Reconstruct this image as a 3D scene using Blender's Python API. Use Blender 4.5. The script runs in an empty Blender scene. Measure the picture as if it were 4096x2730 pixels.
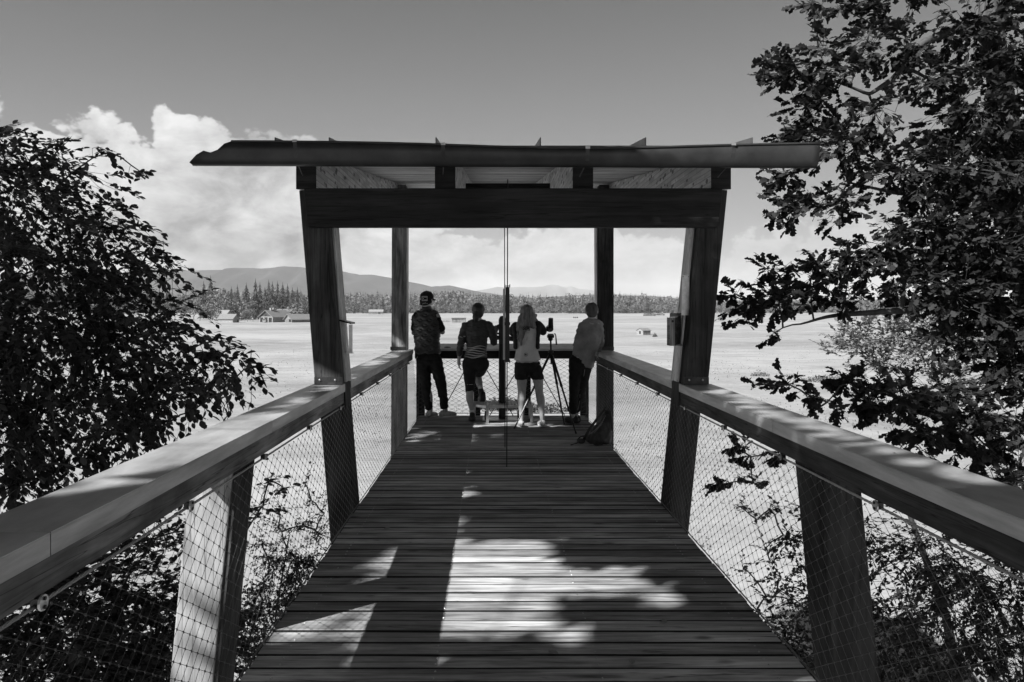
import bpy, bmesh, math, random
import numpy as np
from mathutils import Vector, Matrix, noise as mnoise
R = math.radians
random.seed(7); rng = np.random.default_rng(7)
sc = bpy.context.scene
col = sc.collection
# ---------------------------------------------------------------- camera
FPX, VX, VY, CH = 3150.0, 1967.0, 1240.0, 1.56
cam = bpy.data.cameras.new('camera'); camo = bpy.data.objects.new('camera', cam); col.objects.link(camo)
camo.location = (0, 0, CH); camo.rotation_euler = (R(90), 0, 0)
cam.sensor_width = 36; cam.lens = FPX/4096*36
cam.shift_x = (2048-VX)/4096; cam.shift_y = -(1365-VY)/4096
cam.clip_start = .05; cam.clip_end = 40000
sc.camera = camo
sc.view_settings.view_transform = 'Standard'; sc.view_settings.look = 'None'
sc.view_settings.gamma = 1; sc.view_settings.use_curve_mapping = False
sc.view_settings.exposure = 1.15
sc.cycles.max_bounces = 6; sc.cycles.diffuse_bounces = 3; sc.cycles.glossy_bounces = 2
sc.cycles.transmission_bounces = 4; sc.cycles.transparent_max_bounces = 8; sc.cycles.volume_bounces = 1
# ---------------------------------------------------------------- sun + sky
SD = Vector((.93, .85, -1.0)).normalized()          # direction the light travels
sun = bpy.data.lights.new('sun', 'SUN'); sun.energy = 5.0; sun.angle = R(.55); sun.color = (1, 1, 1)
suno = bpy.data.objects.new('sun', sun); col.objects.link(suno); suno.location = (-20, -20, 30)
suno.rotation_euler = SD.to_track_quat('-Z', 'Y').to_euler()
w = bpy.data.worlds.new('World'); sc.world = w; w.use_nodes = True
NT = w.node_tree; NT.nodes.clear()
def N(nt, t, **kw):
    n = nt.nodes.new(t)
    for k, v in kw.items():
        if k in n.inputs.keys(): n.inputs[k].default_value = v
        else: setattr(n, k, v)
    return n
def LK(nt, a, ao, b, bi): nt.links.new(a.outputs[ao], b.inputs[bi])
def M_(nt, op, a, b=None, clamp=False):
    n = nt.nodes.new('ShaderNodeMath'); n.operation = op; n.use_clamp = clamp
    for i, v in enumerate((a, b)):
        if v is None: continue
        if isinstance(v, (int, float)): n.inputs[i].default_value = v
        else: nt.links.new(v, n.inputs[i])
    return n.outputs[0]
def MR(nt, v, a, b, c, d, smooth=False):
    n = nt.nodes.new('ShaderNodeMapRange'); n.clamp = True
    if smooth: n.interpolation_type = 'SMOOTHSTEP'
    nt.links.new(v, n.inputs['Value'])
    for k, x in zip(('From Min', 'From Max', 'To Min', 'To Max'), (a, b, c, d)): n.inputs[k].default_value = x
    return n.outputs['Result']
def MIX(nt, f, a, b):
    n = nt.nodes.new('ShaderNodeMix'); n.data_type = 'FLOAT'
    for i, v in ((0, f), (2, a), (3, b)):
        if isinstance(v, (int, float)): n.inputs[i].default_value = v
        else: nt.links.new(v, n.inputs[i])
    return n.outputs[0]
sky = N(NT, 'ShaderNodeTexSky'); sky.sky_type = 'NISHITA'; sky.sun_disc = False
sky.sun_elevation = math.asin(-SD.z); sky.sun_rotation = math.atan2(-SD.x, -SD.y)
bw = N(NT, 'ShaderNodeRGBToBW'); LK(NT, sky, 0, bw, 0)
tc = N(NT, 'ShaderNodeTexCoord')
sx = N(NT, 'ShaderNodeSeparateXYZ'); LK(NT, tc, 'Generated', sx, 0)
def wn(scale, detail, rough, off=(0, 0, 0), sz=(1, 1, 1), dist=0):
    mp = N(NT, 'ShaderNodeMapping'); mp.inputs['Scale'].default_value = sz; mp.inputs['Location'].default_value = off
    LK(NT, tc, 'Generated', mp, 0)
    n = N(NT, 'ShaderNodeTexNoise'); n.inputs['Scale'].default_value = scale; n.inputs['Detail'].default_value = detail
    n.inputs['Roughness'].default_value = rough; n.inputs['Distortion'].default_value = dist
    LK(NT, mp, 0, n, 'Vector'); return n.outputs[0]
# clear sky: darker overhead, pale towards the horizon
SKY_K = 0.036
clear = M_(NT, 'MULTIPLY', bw.outputs[0], SKY_K)
grad = MR(NT, sx.outputs['Z'], .0, .42, 1.0, .0)
grad = M_(NT, 'POWER', grad, 1.2)
clear2 = MIX(NT, grad, .040, .190)
clear = MIX(NT, .75, clear, clear2)
# cumulus bank whose top sits at about 12 degrees, lower towards the right
edge = MR(NT, sx.outputs['X'], -.26, .02, .222, .10, True)
n1 = wn(4.2, 8, .55, (3.1, 1.7, .4), (1, 1, 1.6))
n2 = wn(11., 6, .6, (1.3, 5.2, 2.), (1, 1, 1.5))
bump = M_(NT, 'ADD', M_(NT, 'MULTIPLY', M_(NT, 'SUBTRACT', n1, .5), .16), M_(NT, 'MULTIPLY', M_(NT, 'SUBTRACT', n2, .5), .04))
bil = M_(NT, 'ABSOLUTE', M_(NT, 'SUBTRACT', wn(7.5, 5, .5, (2.2, 8.1, 4.), (1, 1, 1.3)), .5))
bil2 = M_(NT, 'ABSOLUTE', M_(NT, 'SUBTRACT', wn(19, 4, .5, (6.2, 1.1, 2.), (1, 1, 1.2)), .5))
bump = M_(NT, 'ADD', bump, M_(NT, 'ADD', M_(NT, 'MULTIPLY', bil, .22), M_(NT, 'MULTIPLY', bil2, .10)))
bump = M_(NT, 'SUBTRACT', bump, .024)
d_ = M_(NT, 'SUBTRACT', M_(NT, 'ADD', edge, bump), sx.outputs['Z'])
mask = MR(NT, d_, -.002, .007, 0, 1, True)
below = MR(NT, d_, 0, .15, .330, .225)
tex = M_(NT, 'MULTIPLY', MR(NT, wn(9, 7, .62, (7, 2, 1), (1, 1, 2.0), .3), .37, .63, -.105, .065), 1.0)
cl = M_(NT, 'ADD', M_(NT, 'ADD', below, tex), M_(NT, 'MULTIPLY', M_(NT, 'SUBTRACT', M_(NT, 'ADD', bil, bil2), .15), .35))
up = MR(NT, sx.outputs['Z'], -.02, .03, 0, 1)
mask = M_(NT, 'MULTIPLY', mask, MR(NT, sx.outputs['X'], -.1, .35, 1.0, .35))
fin = MIX(NT, mask, clear, cl)
fin = MIX(NT, up, .19, fin)
bg = N(NT, 'ShaderNodeBackground'); NT.links.new(fin, bg.inputs['Color']); bg.inputs['Strength'].default_value = 1.0
wo = N(NT, 'ShaderNodeOutputWorld'); LK(NT, bg, 0, wo, 0)
# ---------------------------------------------------------------- helpers
def P(px, py, Y): return Vector(((px-VX)/FPX*Y, Y, CH+(VY-py)/FPX*Y))
def D(px, py, Y): return P(px*1.7408, py*1.7408, Y)        # coordinates read on the 2353 px view
def tag(o, label=None, cat=None, group=None, kind=None):
    if label: o['label'] = label
    if cat: o['category'] = cat
    if group: o['group'] = group
    if kind: o['kind'] = kind
    return o
def empty(name, loc, label=None, cat=None, group=None):
    o = bpy.data.objects.new(name, None); col.objects.link(o); o.location = loc; o.empty_display_size = .2
    return tag(o, label, cat, group)
def wl(o):
    v = Vector((0, 0, 0))
    while o is not None: v += o.location; o = o.parent
    return v
def mesh_obj(name, verts, faces, m, parent=None, smooth=False, bevel=0, world=True, loc=None):
    me = bpy.data.meshes.new(name)
    off = wl(parent) if (parent is not None and world) else Vector((0, 0, 0))
    if loc is not None:
        off = off + (Vector(loc)-off if parent is not None else Vector(loc))
    vs = [(v[0]-off.x, v[1]-off.y, v[2]-off.z) for v in verts]
    me.from_pydata(vs, [], faces); me.update()
    if smooth: me.polygons.foreach_set('use_smooth', [True]*len(me.polygons))
    if m: me.materials.append(m)
    o = bpy.data.objects.new(name, me); col.objects.link(o)
    if parent is not None:
        o.parent = parent
        if loc is not None: o.location = Vector(loc)-wl(parent)
    elif loc is not None: o.location = loc
    if bevel:
        b = o.modifiers.new('bevel', 'BEVEL'); b.width = bevel; b.segments = 2; b.limit_method = 'ANGLE'
    return o
class MB:
    """collects shapes into one mesh"""
    def __init__(s): s.v = []; s.f = []
    def hexa(s, q):               # 8 corners: bottom 4 (ccw), top 4
        b = len(s.v); s.v += [tuple(x) for x in q]
        s.f += [tuple(b+i for i in f) for f in ((0,3,2,1),(4,5,6,7),(0,1,5,4),(1,2,6,5),(2,3,7,6),(3,0,4,7))]
        return s
    def box(s, x0, x1, y0, y1, z0, z1):
        return s.hexa([(x0,y0,z0),(x1,y0,z0),(x1,y1,z0),(x0,y1,z0),(x0,y0,z1),(x1,y0,z1),(x1,y1,z1),(x0,y1,z1)])
    def tube(s, pts, rad, n=8, cap=True):
        pts = [Vector(p) for p in pts]
        if isinstance(rad, (int, float)): rad = [rad]*len(pts)
        b = len(s.v); u = None
        for i, p in enumerate(pts):
            t = (pts[min(i+1, len(pts)-1)]-pts[max(i-1, 0)]).normalized()
            if u is None: u = t.orthogonal().normalized()
            u = (u-t*u.dot(t))
            u = u.normalized() if u.length > 1e-6 else t.orthogonal().normalized()
            v = t.cross(u)
            for k in range(n):
                a = 2*math.pi*k/n
                s.v.append(tuple(p+(u*math.cos(a)+v*math.sin(a))*rad[i]))
        for i in range(len(pts)-1):
            for k in range(n):
                k2 = (k+1) % n
                s.f.append((b+i*n+k, b+i*n+k2, b+(i+1)*n+k2, b+(i+1)*n+k))
        if cap:
            s.f.append(tuple(b+k for k in range(n))[::-1]); s.f.append(tuple(b+(len(pts)-1)*n+k for k in range(n)))
        return s
    def ell(s, c, r, n=10, m=7, rot=None):
        if isinstance(r, (int, float)): r = (r, r, r)
        b = len(s.v); c = Vector(c)
        def tr(v):
            v = Vector((v[0]*r[0], v[1]*r[1], v[2]*r[2]))
            if rot is not None: v = rot @ v
            return tuple(c+v)
        s.v.append(tr((0, 0, -1)))
        for j in range(1, m):
            ph = -math.pi/2+math.pi*j/m
            for k in range(n):
                a = 2*math.pi*k/n; s.v.append(tr((math.cos(a)*math.cos(ph), math.sin(a)*math.cos(ph), math.sin(ph))))
        s.v.append(tr((0, 0, 1)))
        for k in range(n): s.f.append((b, b+1+(k+1) % n, b+1+k))
        for j in range(m-2):
            for k in range(n):
                a0 = b+1+j*n+k; a1 = b+1+j*n+(k+1) % n
                s.f.append((a0, a1, a1+n, a0+n))
        t = b+1+(m-1)*n
        for k in range(n): s.f.append((t, t-n+k, t-n+(k+1) % n))
        return s
    def prism(s, poly, ax, lo, hi):
        """poly in the two other axes, extruded along axis ax (0,1,2)"""
        b = len(s.v); n = len(poly)
        def mk(p, h):
            q = list(p); q.insert(ax, h); return tuple(q)
        s.v += [mk(p, lo) for p in poly]+[mk(p, hi) for p in poly]
        s.f.append(tuple(range(b, b+n))[::-1]); s.f.append(tuple(range(b+n, b+2*n)))
        for i in range(n): s.f.append((b+i, b+(i+1) % n, b+n+(i+1) % n, b+n+i))
        return s
    def obj(s, name, m, parent=None, **kw):
        return mesh_obj(name, s.v, s.f, m, parent, **kw)
def np_mesh(name, V, F, m, parent=None, smooth=False, kind=None):
    """V (n,3) world coords, F (k,3|4) ints"""
    me = bpy.data.meshes.new(name)
    V = np.asarray(V, dtype=np.float32).copy()
    if parent is not None: V -= np.array(wl(parent), dtype=np.float32)
    F = np.asarray(F, dtype=np.int32); k = F.shape[1]
    me.vertices.add(len(V)); me.vertices.foreach_set('co', V.ravel())
    me.loops.add(F.size); me.loops.foreach_set('vertex_index', F.ravel())
    me.polygons.add(len(F)); me.polygons.foreach_set('loop_start', np.arange(0, F.size, k, dtype=np.int32))
    me.polygons.foreach_set('loop_total', np.full(len(F), k, dtype=np.int32))
    if smooth: me.polygons.foreach_set('use_smooth', np.ones(len(F), dtype=bool))
    me.update(calc_edges=True)
    if m: me.materials.append(m)
    o = bpy.data.objects.new(name, me); col.objects.link(o)
    if parent is not None: o.parent = parent
    if kind: o['kind'] = kind
    return o
def np_tubes(A, B, ra, rb, n=3):
    """many tapered prisms between A and B; returns V, F(quads)"""
    A = np.asarray(A, float); B = np.asarray(B, float); k = len(A)
    t = B-A; t /= np.maximum(np.linalg.norm(t, axis=1, keepdims=True), 1e-9)
    ref = np.where(np.abs(t[:, 2:3]) > .9, np.array([[1., 0, 0]]), np.array([[0, 0, 1.]]))
    u = np.cross(t, ref); u /= np.linalg.norm(u, axis=1, keepdims=True); v = np.cross(t, u)
    ra = np.broadcast_to(ra, (k,)); rb = np.broadcast_to(rb, (k,))
    an = np.arange(n)*2*np.pi/n
    ring = np.cos(an)[None, :, None]*u[:, None, :]+np.sin(an)[None, :, None]*v[:, None, :]
    V = np.concatenate([A[:, None, :]+ring*ra[:, None, None], B[:, None, :]+ring*rb[:, None, None]], axis=1).reshape(-1, 3)
    i = np.arange(n); j = (i+1) % n
    f = np.stack([i, j, j+n, i+n], axis=1)
    F = (f[None]+(np.arange(k)*2*n)[:, None, None]).reshape(-1, 4)
    return V, F
# ---------------------------------------------------------------- materials (the photograph is black and white: all greys)
def g(v): return (v, v, v, 1)
def mat(name, v=.2, rough=.7, metal=0, spec=.3):
    m = bpy.data.materials.new(name); m.use_nodes = True
    b = m.node_tree.nodes['Principled BSDF']
    b.inputs['Base Color'].default_value = g(v); b.inputs['Roughness'].default_value = rough
    b.inputs['Metallic'].default_value = metal; b.inputs['Specular IOR Level'].default_value = spec
    return m
def ramp(nt, src, stops):
    r = nt.nodes.new('ShaderNodeValToRGB'); e = r.color_ramp.elements
    while len(e) < len(stops): e.new(.5)
    for i, (p, v) in enumerate(stops): e[i].position = p; e[i].color = g(v)
    nt.links.new(src, r.inputs[0]); return r.outputs[0]
def bumpn(nt, src, st, dist=.01):
    b = nt.nodes.new('ShaderNodeBump'); b.inputs['Strength'].default_value = st; b.inputs['Distance'].default_value = dist
    nt.links.new(src, b.inputs['Height'])
    nt.links.new(b.outputs[0], nt.nodes['Principled BSDF'].inputs['Normal'])
def ocoord(nt, scale=(1, 1, 1), rand=True):
    tc = nt.nodes.new('ShaderNodeTexCoord'); mp = nt.nodes.new('ShaderNodeMapping')
    nt.links.new(tc.outputs['Object'], mp.inputs['Vector']); mp.inputs['Scale'].default_value = scale
    if rand:
        oi = nt.nodes.new('ShaderNodeObjectInfo')
        nt.links.new(M_(nt, 'MULTIPLY', oi.outputs['Random'], 37.0), mp.inputs['Location'])
    return mp.outputs[0]
def tnoise(nt, vec, scale, detail=6, rough=.6, dist=0):
    n = nt.nodes.new('ShaderNodeTexNoise'); nt.links.new(vec, n.inputs['Vector'])
    n.inputs['Scale'].default_value = scale; n.inputs['Detail'].default_value = detail
    n.inputs['Roughness'].default_value = rough; n.inputs['Distortion'].default_value = dist
    return n.outputs[0]
def wood(name, lo, hi, axis, rough=.75, knots=True, vary=.25, blot=.5):
    """weathered timber, grain along the given axis, with knots and stains"""
    m = mat(name, hi, rough, 0, .25); nt = m.node_tree
    s = [11., 11., 11.]; s[axis] = .9
    v = ocoord(nt, s); fine = [34., 34., 34.]; fine[axis] = 2.2
    v2 = ocoord(nt, fine)
    a = tnoise(nt, v, 1.0, 8, .62, 1.6); b = tnoise(nt, v2, 1.0, 5, .6, .3)
    k = [2.2, 2.2, 2.2]; k[axis] = 1.1
    v3 = ocoord(nt, k); c = tnoise(nt, v3, 1.3, 5, .6)
    mixd = M_(nt, 'ADD', M_(nt, 'MULTIPLY', a, .55), M_(nt, 'MULTIPLY', b, .45))
    base = MR(nt, mixd, .33, .68, lo, hi)
    ck = [26., 26., 26.]; ck[axis] = .7
    cr = tnoise(nt, ocoord(nt, ck), 1.0, 3, .5, .8)
    crk = MR(nt, M_(nt, 'ABSOLUTE', M_(nt, 'SUBTRACT', cr, .47)), .0, .018, .25, 1.0)
    base = M_(nt, 'MULTIPLY', base, crk)
    stain = MR(nt, c, .36, .64, 1-blot, 1.15)
    base = M_(nt, 'MULTIPLY', base, stain)
    if knots:
        kk = [3.4, 3.4, 3.4]; kk[axis] = 1.7
        v4 = ocoord(nt, kk); vo = nt.nodes.new('ShaderNodeTexVoronoi'); vo.inputs['Scale'].default_value = 1.0
        nt.links.new(v4, vo.inputs['Vector'])
        base = M_(nt, 'MULTIPLY', base, MR(nt, vo.outputs['Distance'], .03, .10, .35, 1.0))
    oi = nt.nodes.new('ShaderNodeObjectInfo')
    base = M_(nt, 'MULTIPLY', base, MR(nt, oi.outputs['Random'], 0, 1, 1-vary, 1+vary))
    cb = nt.nodes.new('ShaderNodeCombineColor')
    for i in range(3): nt.links.new(base, cb.inputs[i])
    nt.links.new(cb.outputs[0], nt.nodes['Principled BSDF'].inputs['Base Color'])
    bumpn(nt, mixd, .5, .004)
    return m
def setcol(m, sock):
    nt = m.node_tree; cb = nt.nodes.new('ShaderNodeCombineColor')
    for i in range(3): nt.links.new(sock, cb.inputs[i])
    nt.links.new(cb.outputs[0], nt.nodes['Principled BSDF'].inputs['Base Color'])
def mottle(name, lo, hi, scale=6, rough=.6, metal=0, spec=.3, sz=(1, 1, 1), bump=.0, detail=6):
    m = mat(name, hi, rough, metal, spec); nt = m.node_tree
    a = tnoise(nt, ocoord(nt, sz), scale, detail, .62)
    setcol(m, MR(nt, a, .34, .66, lo, hi))
    if bump: bumpn(nt, a, bump, .01)
    return m
MT = {}
MT['deck'] = wood('deck timber', .12, .62, 0, .75, True, .34, .46)
MT['deck_edge'] = mottle('dark plank edge', .008, .02, 9, .9)  # plank sides, chamfers and underside darker than the top
MT['cap'] = mottle('zinc cap sheet', .32, .60, 5, .42, .5, .5, (1, .35, 3), .05)
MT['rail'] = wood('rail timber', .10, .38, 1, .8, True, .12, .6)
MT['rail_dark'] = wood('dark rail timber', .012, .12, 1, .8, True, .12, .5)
MT['beam'] = wood('dark stained beam', .007, .034, 0, .8, False, .1, .4)
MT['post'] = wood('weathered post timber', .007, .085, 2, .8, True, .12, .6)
MT['post_sunlit'] = wood('sunlit post timber', .18, .42, 2, .75, True, .1, .35)  # sunlight on the left splayed posts put into the timber colour
MT['lit_side'] = wood('lit pillar side timber', .42, .75, 2, .75, True, .1, .4)  # light on the pillars' inner sides put into the timber colour
MT['rafter'] = mat('glulam rafter', .3, .7)
nt = MT['rafter'].node_tree
v_ = ocoord(nt, (1, 1, 1), True)
fl = nt.nodes.new('ShaderNodeTexBrick'); fl.inputs['Scale'].default_value = 1.0
sw = nt.nodes.new('ShaderNodeCombineXYZ'); sp = nt.nodes.new('ShaderNodeSeparateXYZ'); nt.links.new(v_, sp.inputs[0])
nt.links.new(sp.outputs['Y'], sw.inputs['X']); nt.links.new(sp.outputs['Z'], sw.inputs['Y'])
nt.links.new(sw.outputs[0], fl.inputs['Vector'])
fl.inputs['Color1'].default_value = g(.30); fl.inputs['Color2'].default_value = g(.52); fl.inputs['Mortar'].default_value = g(.26)
fl.inputs['Mortar Size'].default_value = .004; fl.inputs['Mortar Smooth'].default_value = .4; fl.inputs['Bias'].default_value = .25
fl.inputs['Brick Width'].default_value = .26; fl.inputs['Row Height'].default_value = .045
vv = nt.nodes.new('ShaderNodeTexVoronoi'); vv.inputs['Scale'].default_value = 1
mp_ = nt.nodes.new('ShaderNodeMapping'); mp_.inputs['Scale'].default_value = (3, 7, 14); nt.links.new(v_, mp_.inputs[0]); nt.links.new(mp_.outputs[0], vv.inputs['Vector'])
hf = MR(nt, vv.outputs['Distance'], .22, .3, .25, 1)
b2 = nt.nodes.new('ShaderNodeRGBToBW'); nt.links.new(fl.outputs[0], b2.inputs[0])
gr = MR(nt, tnoise(nt, ocoord(nt, (20, 3, 40)), 1, 5, .6), .3, .7, .75, 1.2)
setcol(MT['rafter'], M_(nt, 'MULTIPLY', M_(nt, 'MULTIPLY', b2.outputs[0], hf), gr))
MT['ceiling'] = wood('ceiling board timber', .20, .60, 0, .7, True, .3, .3)
MT['post_mid'] = wood('mid grey post timber', .02, .30, 2, .8, True, .1, .6)
MT['gutter'] = mottle('gutter sheet metal', .022, .045, 4, .42, .4, .5)
MT['roofmetal'] = mottle('roof sheet metal', .05, .09, 5, .45, .3, .5)
MT['steel'] = mottle('galvanised steel', .35, .55, 18, .35, .85, .5)
MT['steel_dark'] = mottle('dark steel fitting', .03, .06, 20, .4, .6, .5)
MT['wire'] = mat('stainless wire', .13, .45, .8)
MT['wirerope'] = mat('stainless wire rope', .42, .42, .9)
MT['black'] = mat('black plastic', .010, .4)
MT['blackmetal'] = mat('black metal', .015, .35, .3)
MT['disc'] = mat('bright clip disc', .6, .3, .6)
# leaves
def leafmat(name, lo, hi, rough=.45, trans=.25, spec=.4):
    m = bpy.data.materials.new(name); m.use_nodes = True; nt = m.node_tree; nt.nodes.clear()
    geo = nt.nodes.new('ShaderNodeNewGeometry')
    v = MR(nt, geo.outputs['Random Per Island'], 0, 1, lo, hi)
    cb = nt.nodes.new('ShaderNodeCombineColor')
    for i in range(3): nt.links.new(v, cb.inputs[i])
    p = nt.nodes.new('ShaderNodeBsdfPrincipled'); p.inputs['Roughness'].default_value = rough
    p.inputs['Specular IOR Level'].default_value = spec
    nt.links.new(cb.outputs[0], p.inputs['Base Color'])
    t = nt.nodes.new('ShaderNodeBsdfTranslucent'); nt.links.new(cb.outputs[0], t.inputs[0])
    mx = nt.nodes.new('ShaderNodeMixShader'); mx.inputs[0].default_value = trans
    nt.links.new(p.outputs[0], mx.inputs[1]); nt.links.new(t.outputs[0], mx.inputs[2])
    o = nt.nodes.new('ShaderNodeOutputMaterial'); nt.links.new(mx.outputs[0], o.inputs[0])
    return m
MT['leaf'] = leafmat('hazel leaf', .012, .075, .5, .25, .2)
MT['oakleaf'] = leafmat('oak leaf', .009, .038, .55, .2, .15)
MT['paleleaf'] = leafmat('pale shrub leaf', .06, .22, .6, .3, .15)
MT['bark'] = mottle('bark', .03, .08, 14, .9, 0, .2, (1, 1, .2), .4)
MT['farleaf'] = leafmat('distant broadleaf crown', .06, .19, .8, .1, .1)
MT['fardark'] = leafmat('distant conifer crown', .018, .07, .8, .1, .1)
# ================================================================ SETTING
# ground: one sheet, near meadow 9 m below the camera, rising gently to the far forest edge
def gz(y, x=0):
    d = math.hypot(x, y)
    pts = [(0, -7.75), (150, -7.7), (260, -7.5), (450, -5.6), (950, -2.95), (1500, 1.0), (2500, 6), (13500, 8)]
    for (a, za), (b, zb) in zip(pts, pts[1:]):
        if d <= b:
            t = (d-a)/(b-a); t = t*t*(3-2*t)*.35+t*.65
            return za+(zb-za)*t
    return pts[-1][1]
ys = [-2500, -600, -150, -40] + list(np.linspace(-20, 60, 17)) + list(np.linspace(70, 260, 20)) + list(np.linspace(290, 1000, 30)) + [1100, 1250, 1500, 1900, 2500, 4000, 7000, 12500]
xs = [-12500, -5000, -2500, -1500] + list(np.linspace(-900, -300, 13)) + list(np.linspace(-280, 280, 41)) + list(np.linspace(300, 900, 13)) + [1500, 2500, 5000, 12500]
V = []; F = []
for y in ys:
    for x in xs:
        z = gz(y, x)
        if 60 < abs(y) < 1000: z += .35*mnoise.noise(Vector((x*.02, y*.008, 0)))
        V.append((x, y, z))
nx = len(xs)
for j in range(len(ys)-1):
    for i in range(nx-1): F.append((j*nx+i, j*nx+i+1, (j+1)*nx+i+1, (j+1)*nx+i))
m = mat('meadow grass', .3, .9, 0, .1); nt = m.node_tree
tcg = nt.nodes.new('ShaderNodeTexCoord')
def gmap(sc_): 
    q = nt.nodes.new('ShaderNodeMapping'); q.inputs['Scale'].default_value = sc_; nt.links.new(tcg.outputs['Object'], q.inputs[0]); return q.outputs[0]
big = tnoise(nt, gmap((.012, .02, 1)), 1, 5, .6, .6)
midn = tnoise(nt, gmap((.14, .24, 1)), 1, 7, .65, .4)
fin_ = tnoise(nt, gmap((2.2, 2.2, 1)), 1, 8, .7)
strip = nt.nodes.new('ShaderNodeTexWave'); strip.wave_type = 'BANDS'; strip.bands_direction = 'Y'
strip.inputs['Scale'].default_value = .020; strip.inputs['Distortion'].default_value = 3.5; strip.inputs['Detail'].default_value = 3; strip.inputs['Detail Scale'].default_value = .6
nt.links.new(tcg.outputs['Object'], strip.inputs['Vector'])
va = M_(nt, 'ADD', M_(nt, 'MULTIPLY', big, .40), M_(nt, 'ADD', M_(nt, 'MULTIPLY', midn, .35), M_(nt, 'MULTIPLY', fin_, .30)))
va = M_(nt, 'ADD', va, M_(nt, 'MULTIPLY', M_(nt, 'SUBTRACT', strip.outputs['Fac'], .5), .02))
setcol(m, MR(nt, va, .36, .62, .14, .34))
bumpn(nt, fin_, .6, .08)
tag(mesh_obj('meadow', V, F, m, None, True), kind='structure')

# mountains: ridges with real depth
def ridge(name, prof, Dm, depth, base_z, m, rough=.012, ncross=7):
    """prof: list of (px, py) in photo pixels; Dm distance"""
    pts = []
    for (a, b), (c, d) in zip(prof, prof[1:]):
        k = max(2, int(abs(c-a)/14))
        for i in range(k): pts.append((a+(c-a)*i/k, b+(d-b)*i/k))
    pts.append(prof[-1]); V = []; F = []
    for i, (px, py) in enumerate(pts):
        py = py + 1.6*mnoise.noise(Vector((px*.05, Dm, 0))) + .8*mnoise.noise(Vector((px*.2, Dm, 3)))
        top = P(px, py, Dm); h = top.z-base_z
        for j in range(ncross):
            t = j/(ncross-1)
            if t <= .6: s = t/.6; z = base_z+h*(s**1.15); y = Dm-depth*(1-s)
            else: s = (t-.6)/.4; z = top.z-h*s; y = Dm+depth*.7*s
            nn = mnoise.noise(Vector((px*.012, j*.9, Dm*.01)))*(1 if 0 < j < ncross-1 and j != int(.6*(ncross-1)+.5) else 0)
            V.append((top.x*(1+(y-Dm)/Dm*.3), y+depth*.25*nn, z+h*.06*nn))
    for i in range(len(pts)-1):
        for j in range(ncross-1):
            a = i*ncross+j; F.append((a, a+ncross, a+ncross+1, a+1))
    return tag(mesh_obj(name, V, F, m, None, True), kind='structure')
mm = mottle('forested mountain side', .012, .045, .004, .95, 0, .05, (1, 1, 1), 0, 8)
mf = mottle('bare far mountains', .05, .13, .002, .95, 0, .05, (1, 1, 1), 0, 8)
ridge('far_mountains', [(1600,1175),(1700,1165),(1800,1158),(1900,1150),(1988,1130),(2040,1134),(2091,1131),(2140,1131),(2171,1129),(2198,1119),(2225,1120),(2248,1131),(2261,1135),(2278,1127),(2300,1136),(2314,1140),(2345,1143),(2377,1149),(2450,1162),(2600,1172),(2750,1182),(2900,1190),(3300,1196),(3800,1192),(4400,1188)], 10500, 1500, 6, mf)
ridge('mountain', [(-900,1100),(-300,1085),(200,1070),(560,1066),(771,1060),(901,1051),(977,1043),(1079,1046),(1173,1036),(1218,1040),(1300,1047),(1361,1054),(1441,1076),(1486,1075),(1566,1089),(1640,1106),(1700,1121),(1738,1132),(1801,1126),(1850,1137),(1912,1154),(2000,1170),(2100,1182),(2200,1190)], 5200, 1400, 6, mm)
ridge('wooded_hill', [(1900,1200),(2050,1190),(2354,1168),(2452,1172),(2586,1176),(2635,1180),(2746,1194),(2900,1200),(3200,1196),(3700,1190),(4300,1186)], 2600, 500, 6, mottle('wooded hill side', .035, .09, .02, .95, 0, .05))
# haze: one closed box of even air round camera and land
hz = MB().box(-13000, 13000, -3000, 13200, -9.5, 420)
hm = bpy.data.materials.new('haze'); hm.use_nodes = True; hm.node_tree.nodes.clear()
pv = hm.node_tree.nodes.new('ShaderNodeVolumePrincipled'); pv.inputs['Color'].default_value = g(.92); pv.inputs['Density'].default_value = .000062
ho = hm.node_tree.nodes.new('ShaderNodeOutputMaterial'); hm.node_tree.links.new(pv.outputs[0], ho.inputs['Volume'])
tag(hz.obj('haze', hm), kind='stuff')

# ================================================================ DECK
HW0, HW1 = -1.061, 1.363           # deck edges
deck = empty('viewing_deck', ((HW0+HW1)/2, 5.5, 0), 'long plank deck of the wooden viewing platform, dappled with sun', 'deck')
PW = .130; YE = 11.62; Y0 = -2.0
def plank_mesh(seed, L):
    r = random.Random(seed); b = bmesh.new(); n = 8
    hw = PW/2-.0055
    vs = []
    for i in range(n+1):
        x = -L/2+L*i/n; e = r.uniform(-.0012, .0012); e2 = r.uniform(-.0012, .0012); zz = r.uniform(-.0008, .0008)
        prof = [(-hw+e, -.034), (-hw+e, -.004), (-hw+.004+e, 0+zz), (hw-.004+e2, 0+zz), (hw+e2, -.004), (hw+e2, -.034)]
        vs.append([b.verts.new((x, y, z)) for y, z in prof])
    for i in range(n):
        for k in range(6):
            b.faces.new((vs[i][k], vs[i][(k+1) % 6], vs[i+1][(k+1) % 6], vs[i+1][k]))
    b.faces.new(vs[0]); b.faces.new(vs[-1][::-1])
    bmesh.ops.recalc_face_normals(b, faces=b.faces)
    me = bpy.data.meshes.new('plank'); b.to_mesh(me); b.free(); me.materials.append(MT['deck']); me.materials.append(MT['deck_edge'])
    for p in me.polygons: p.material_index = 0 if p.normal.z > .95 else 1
    return me
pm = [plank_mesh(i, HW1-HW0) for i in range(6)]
npl = int((YE-Y0)/PW)
scr_v = MB()
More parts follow.
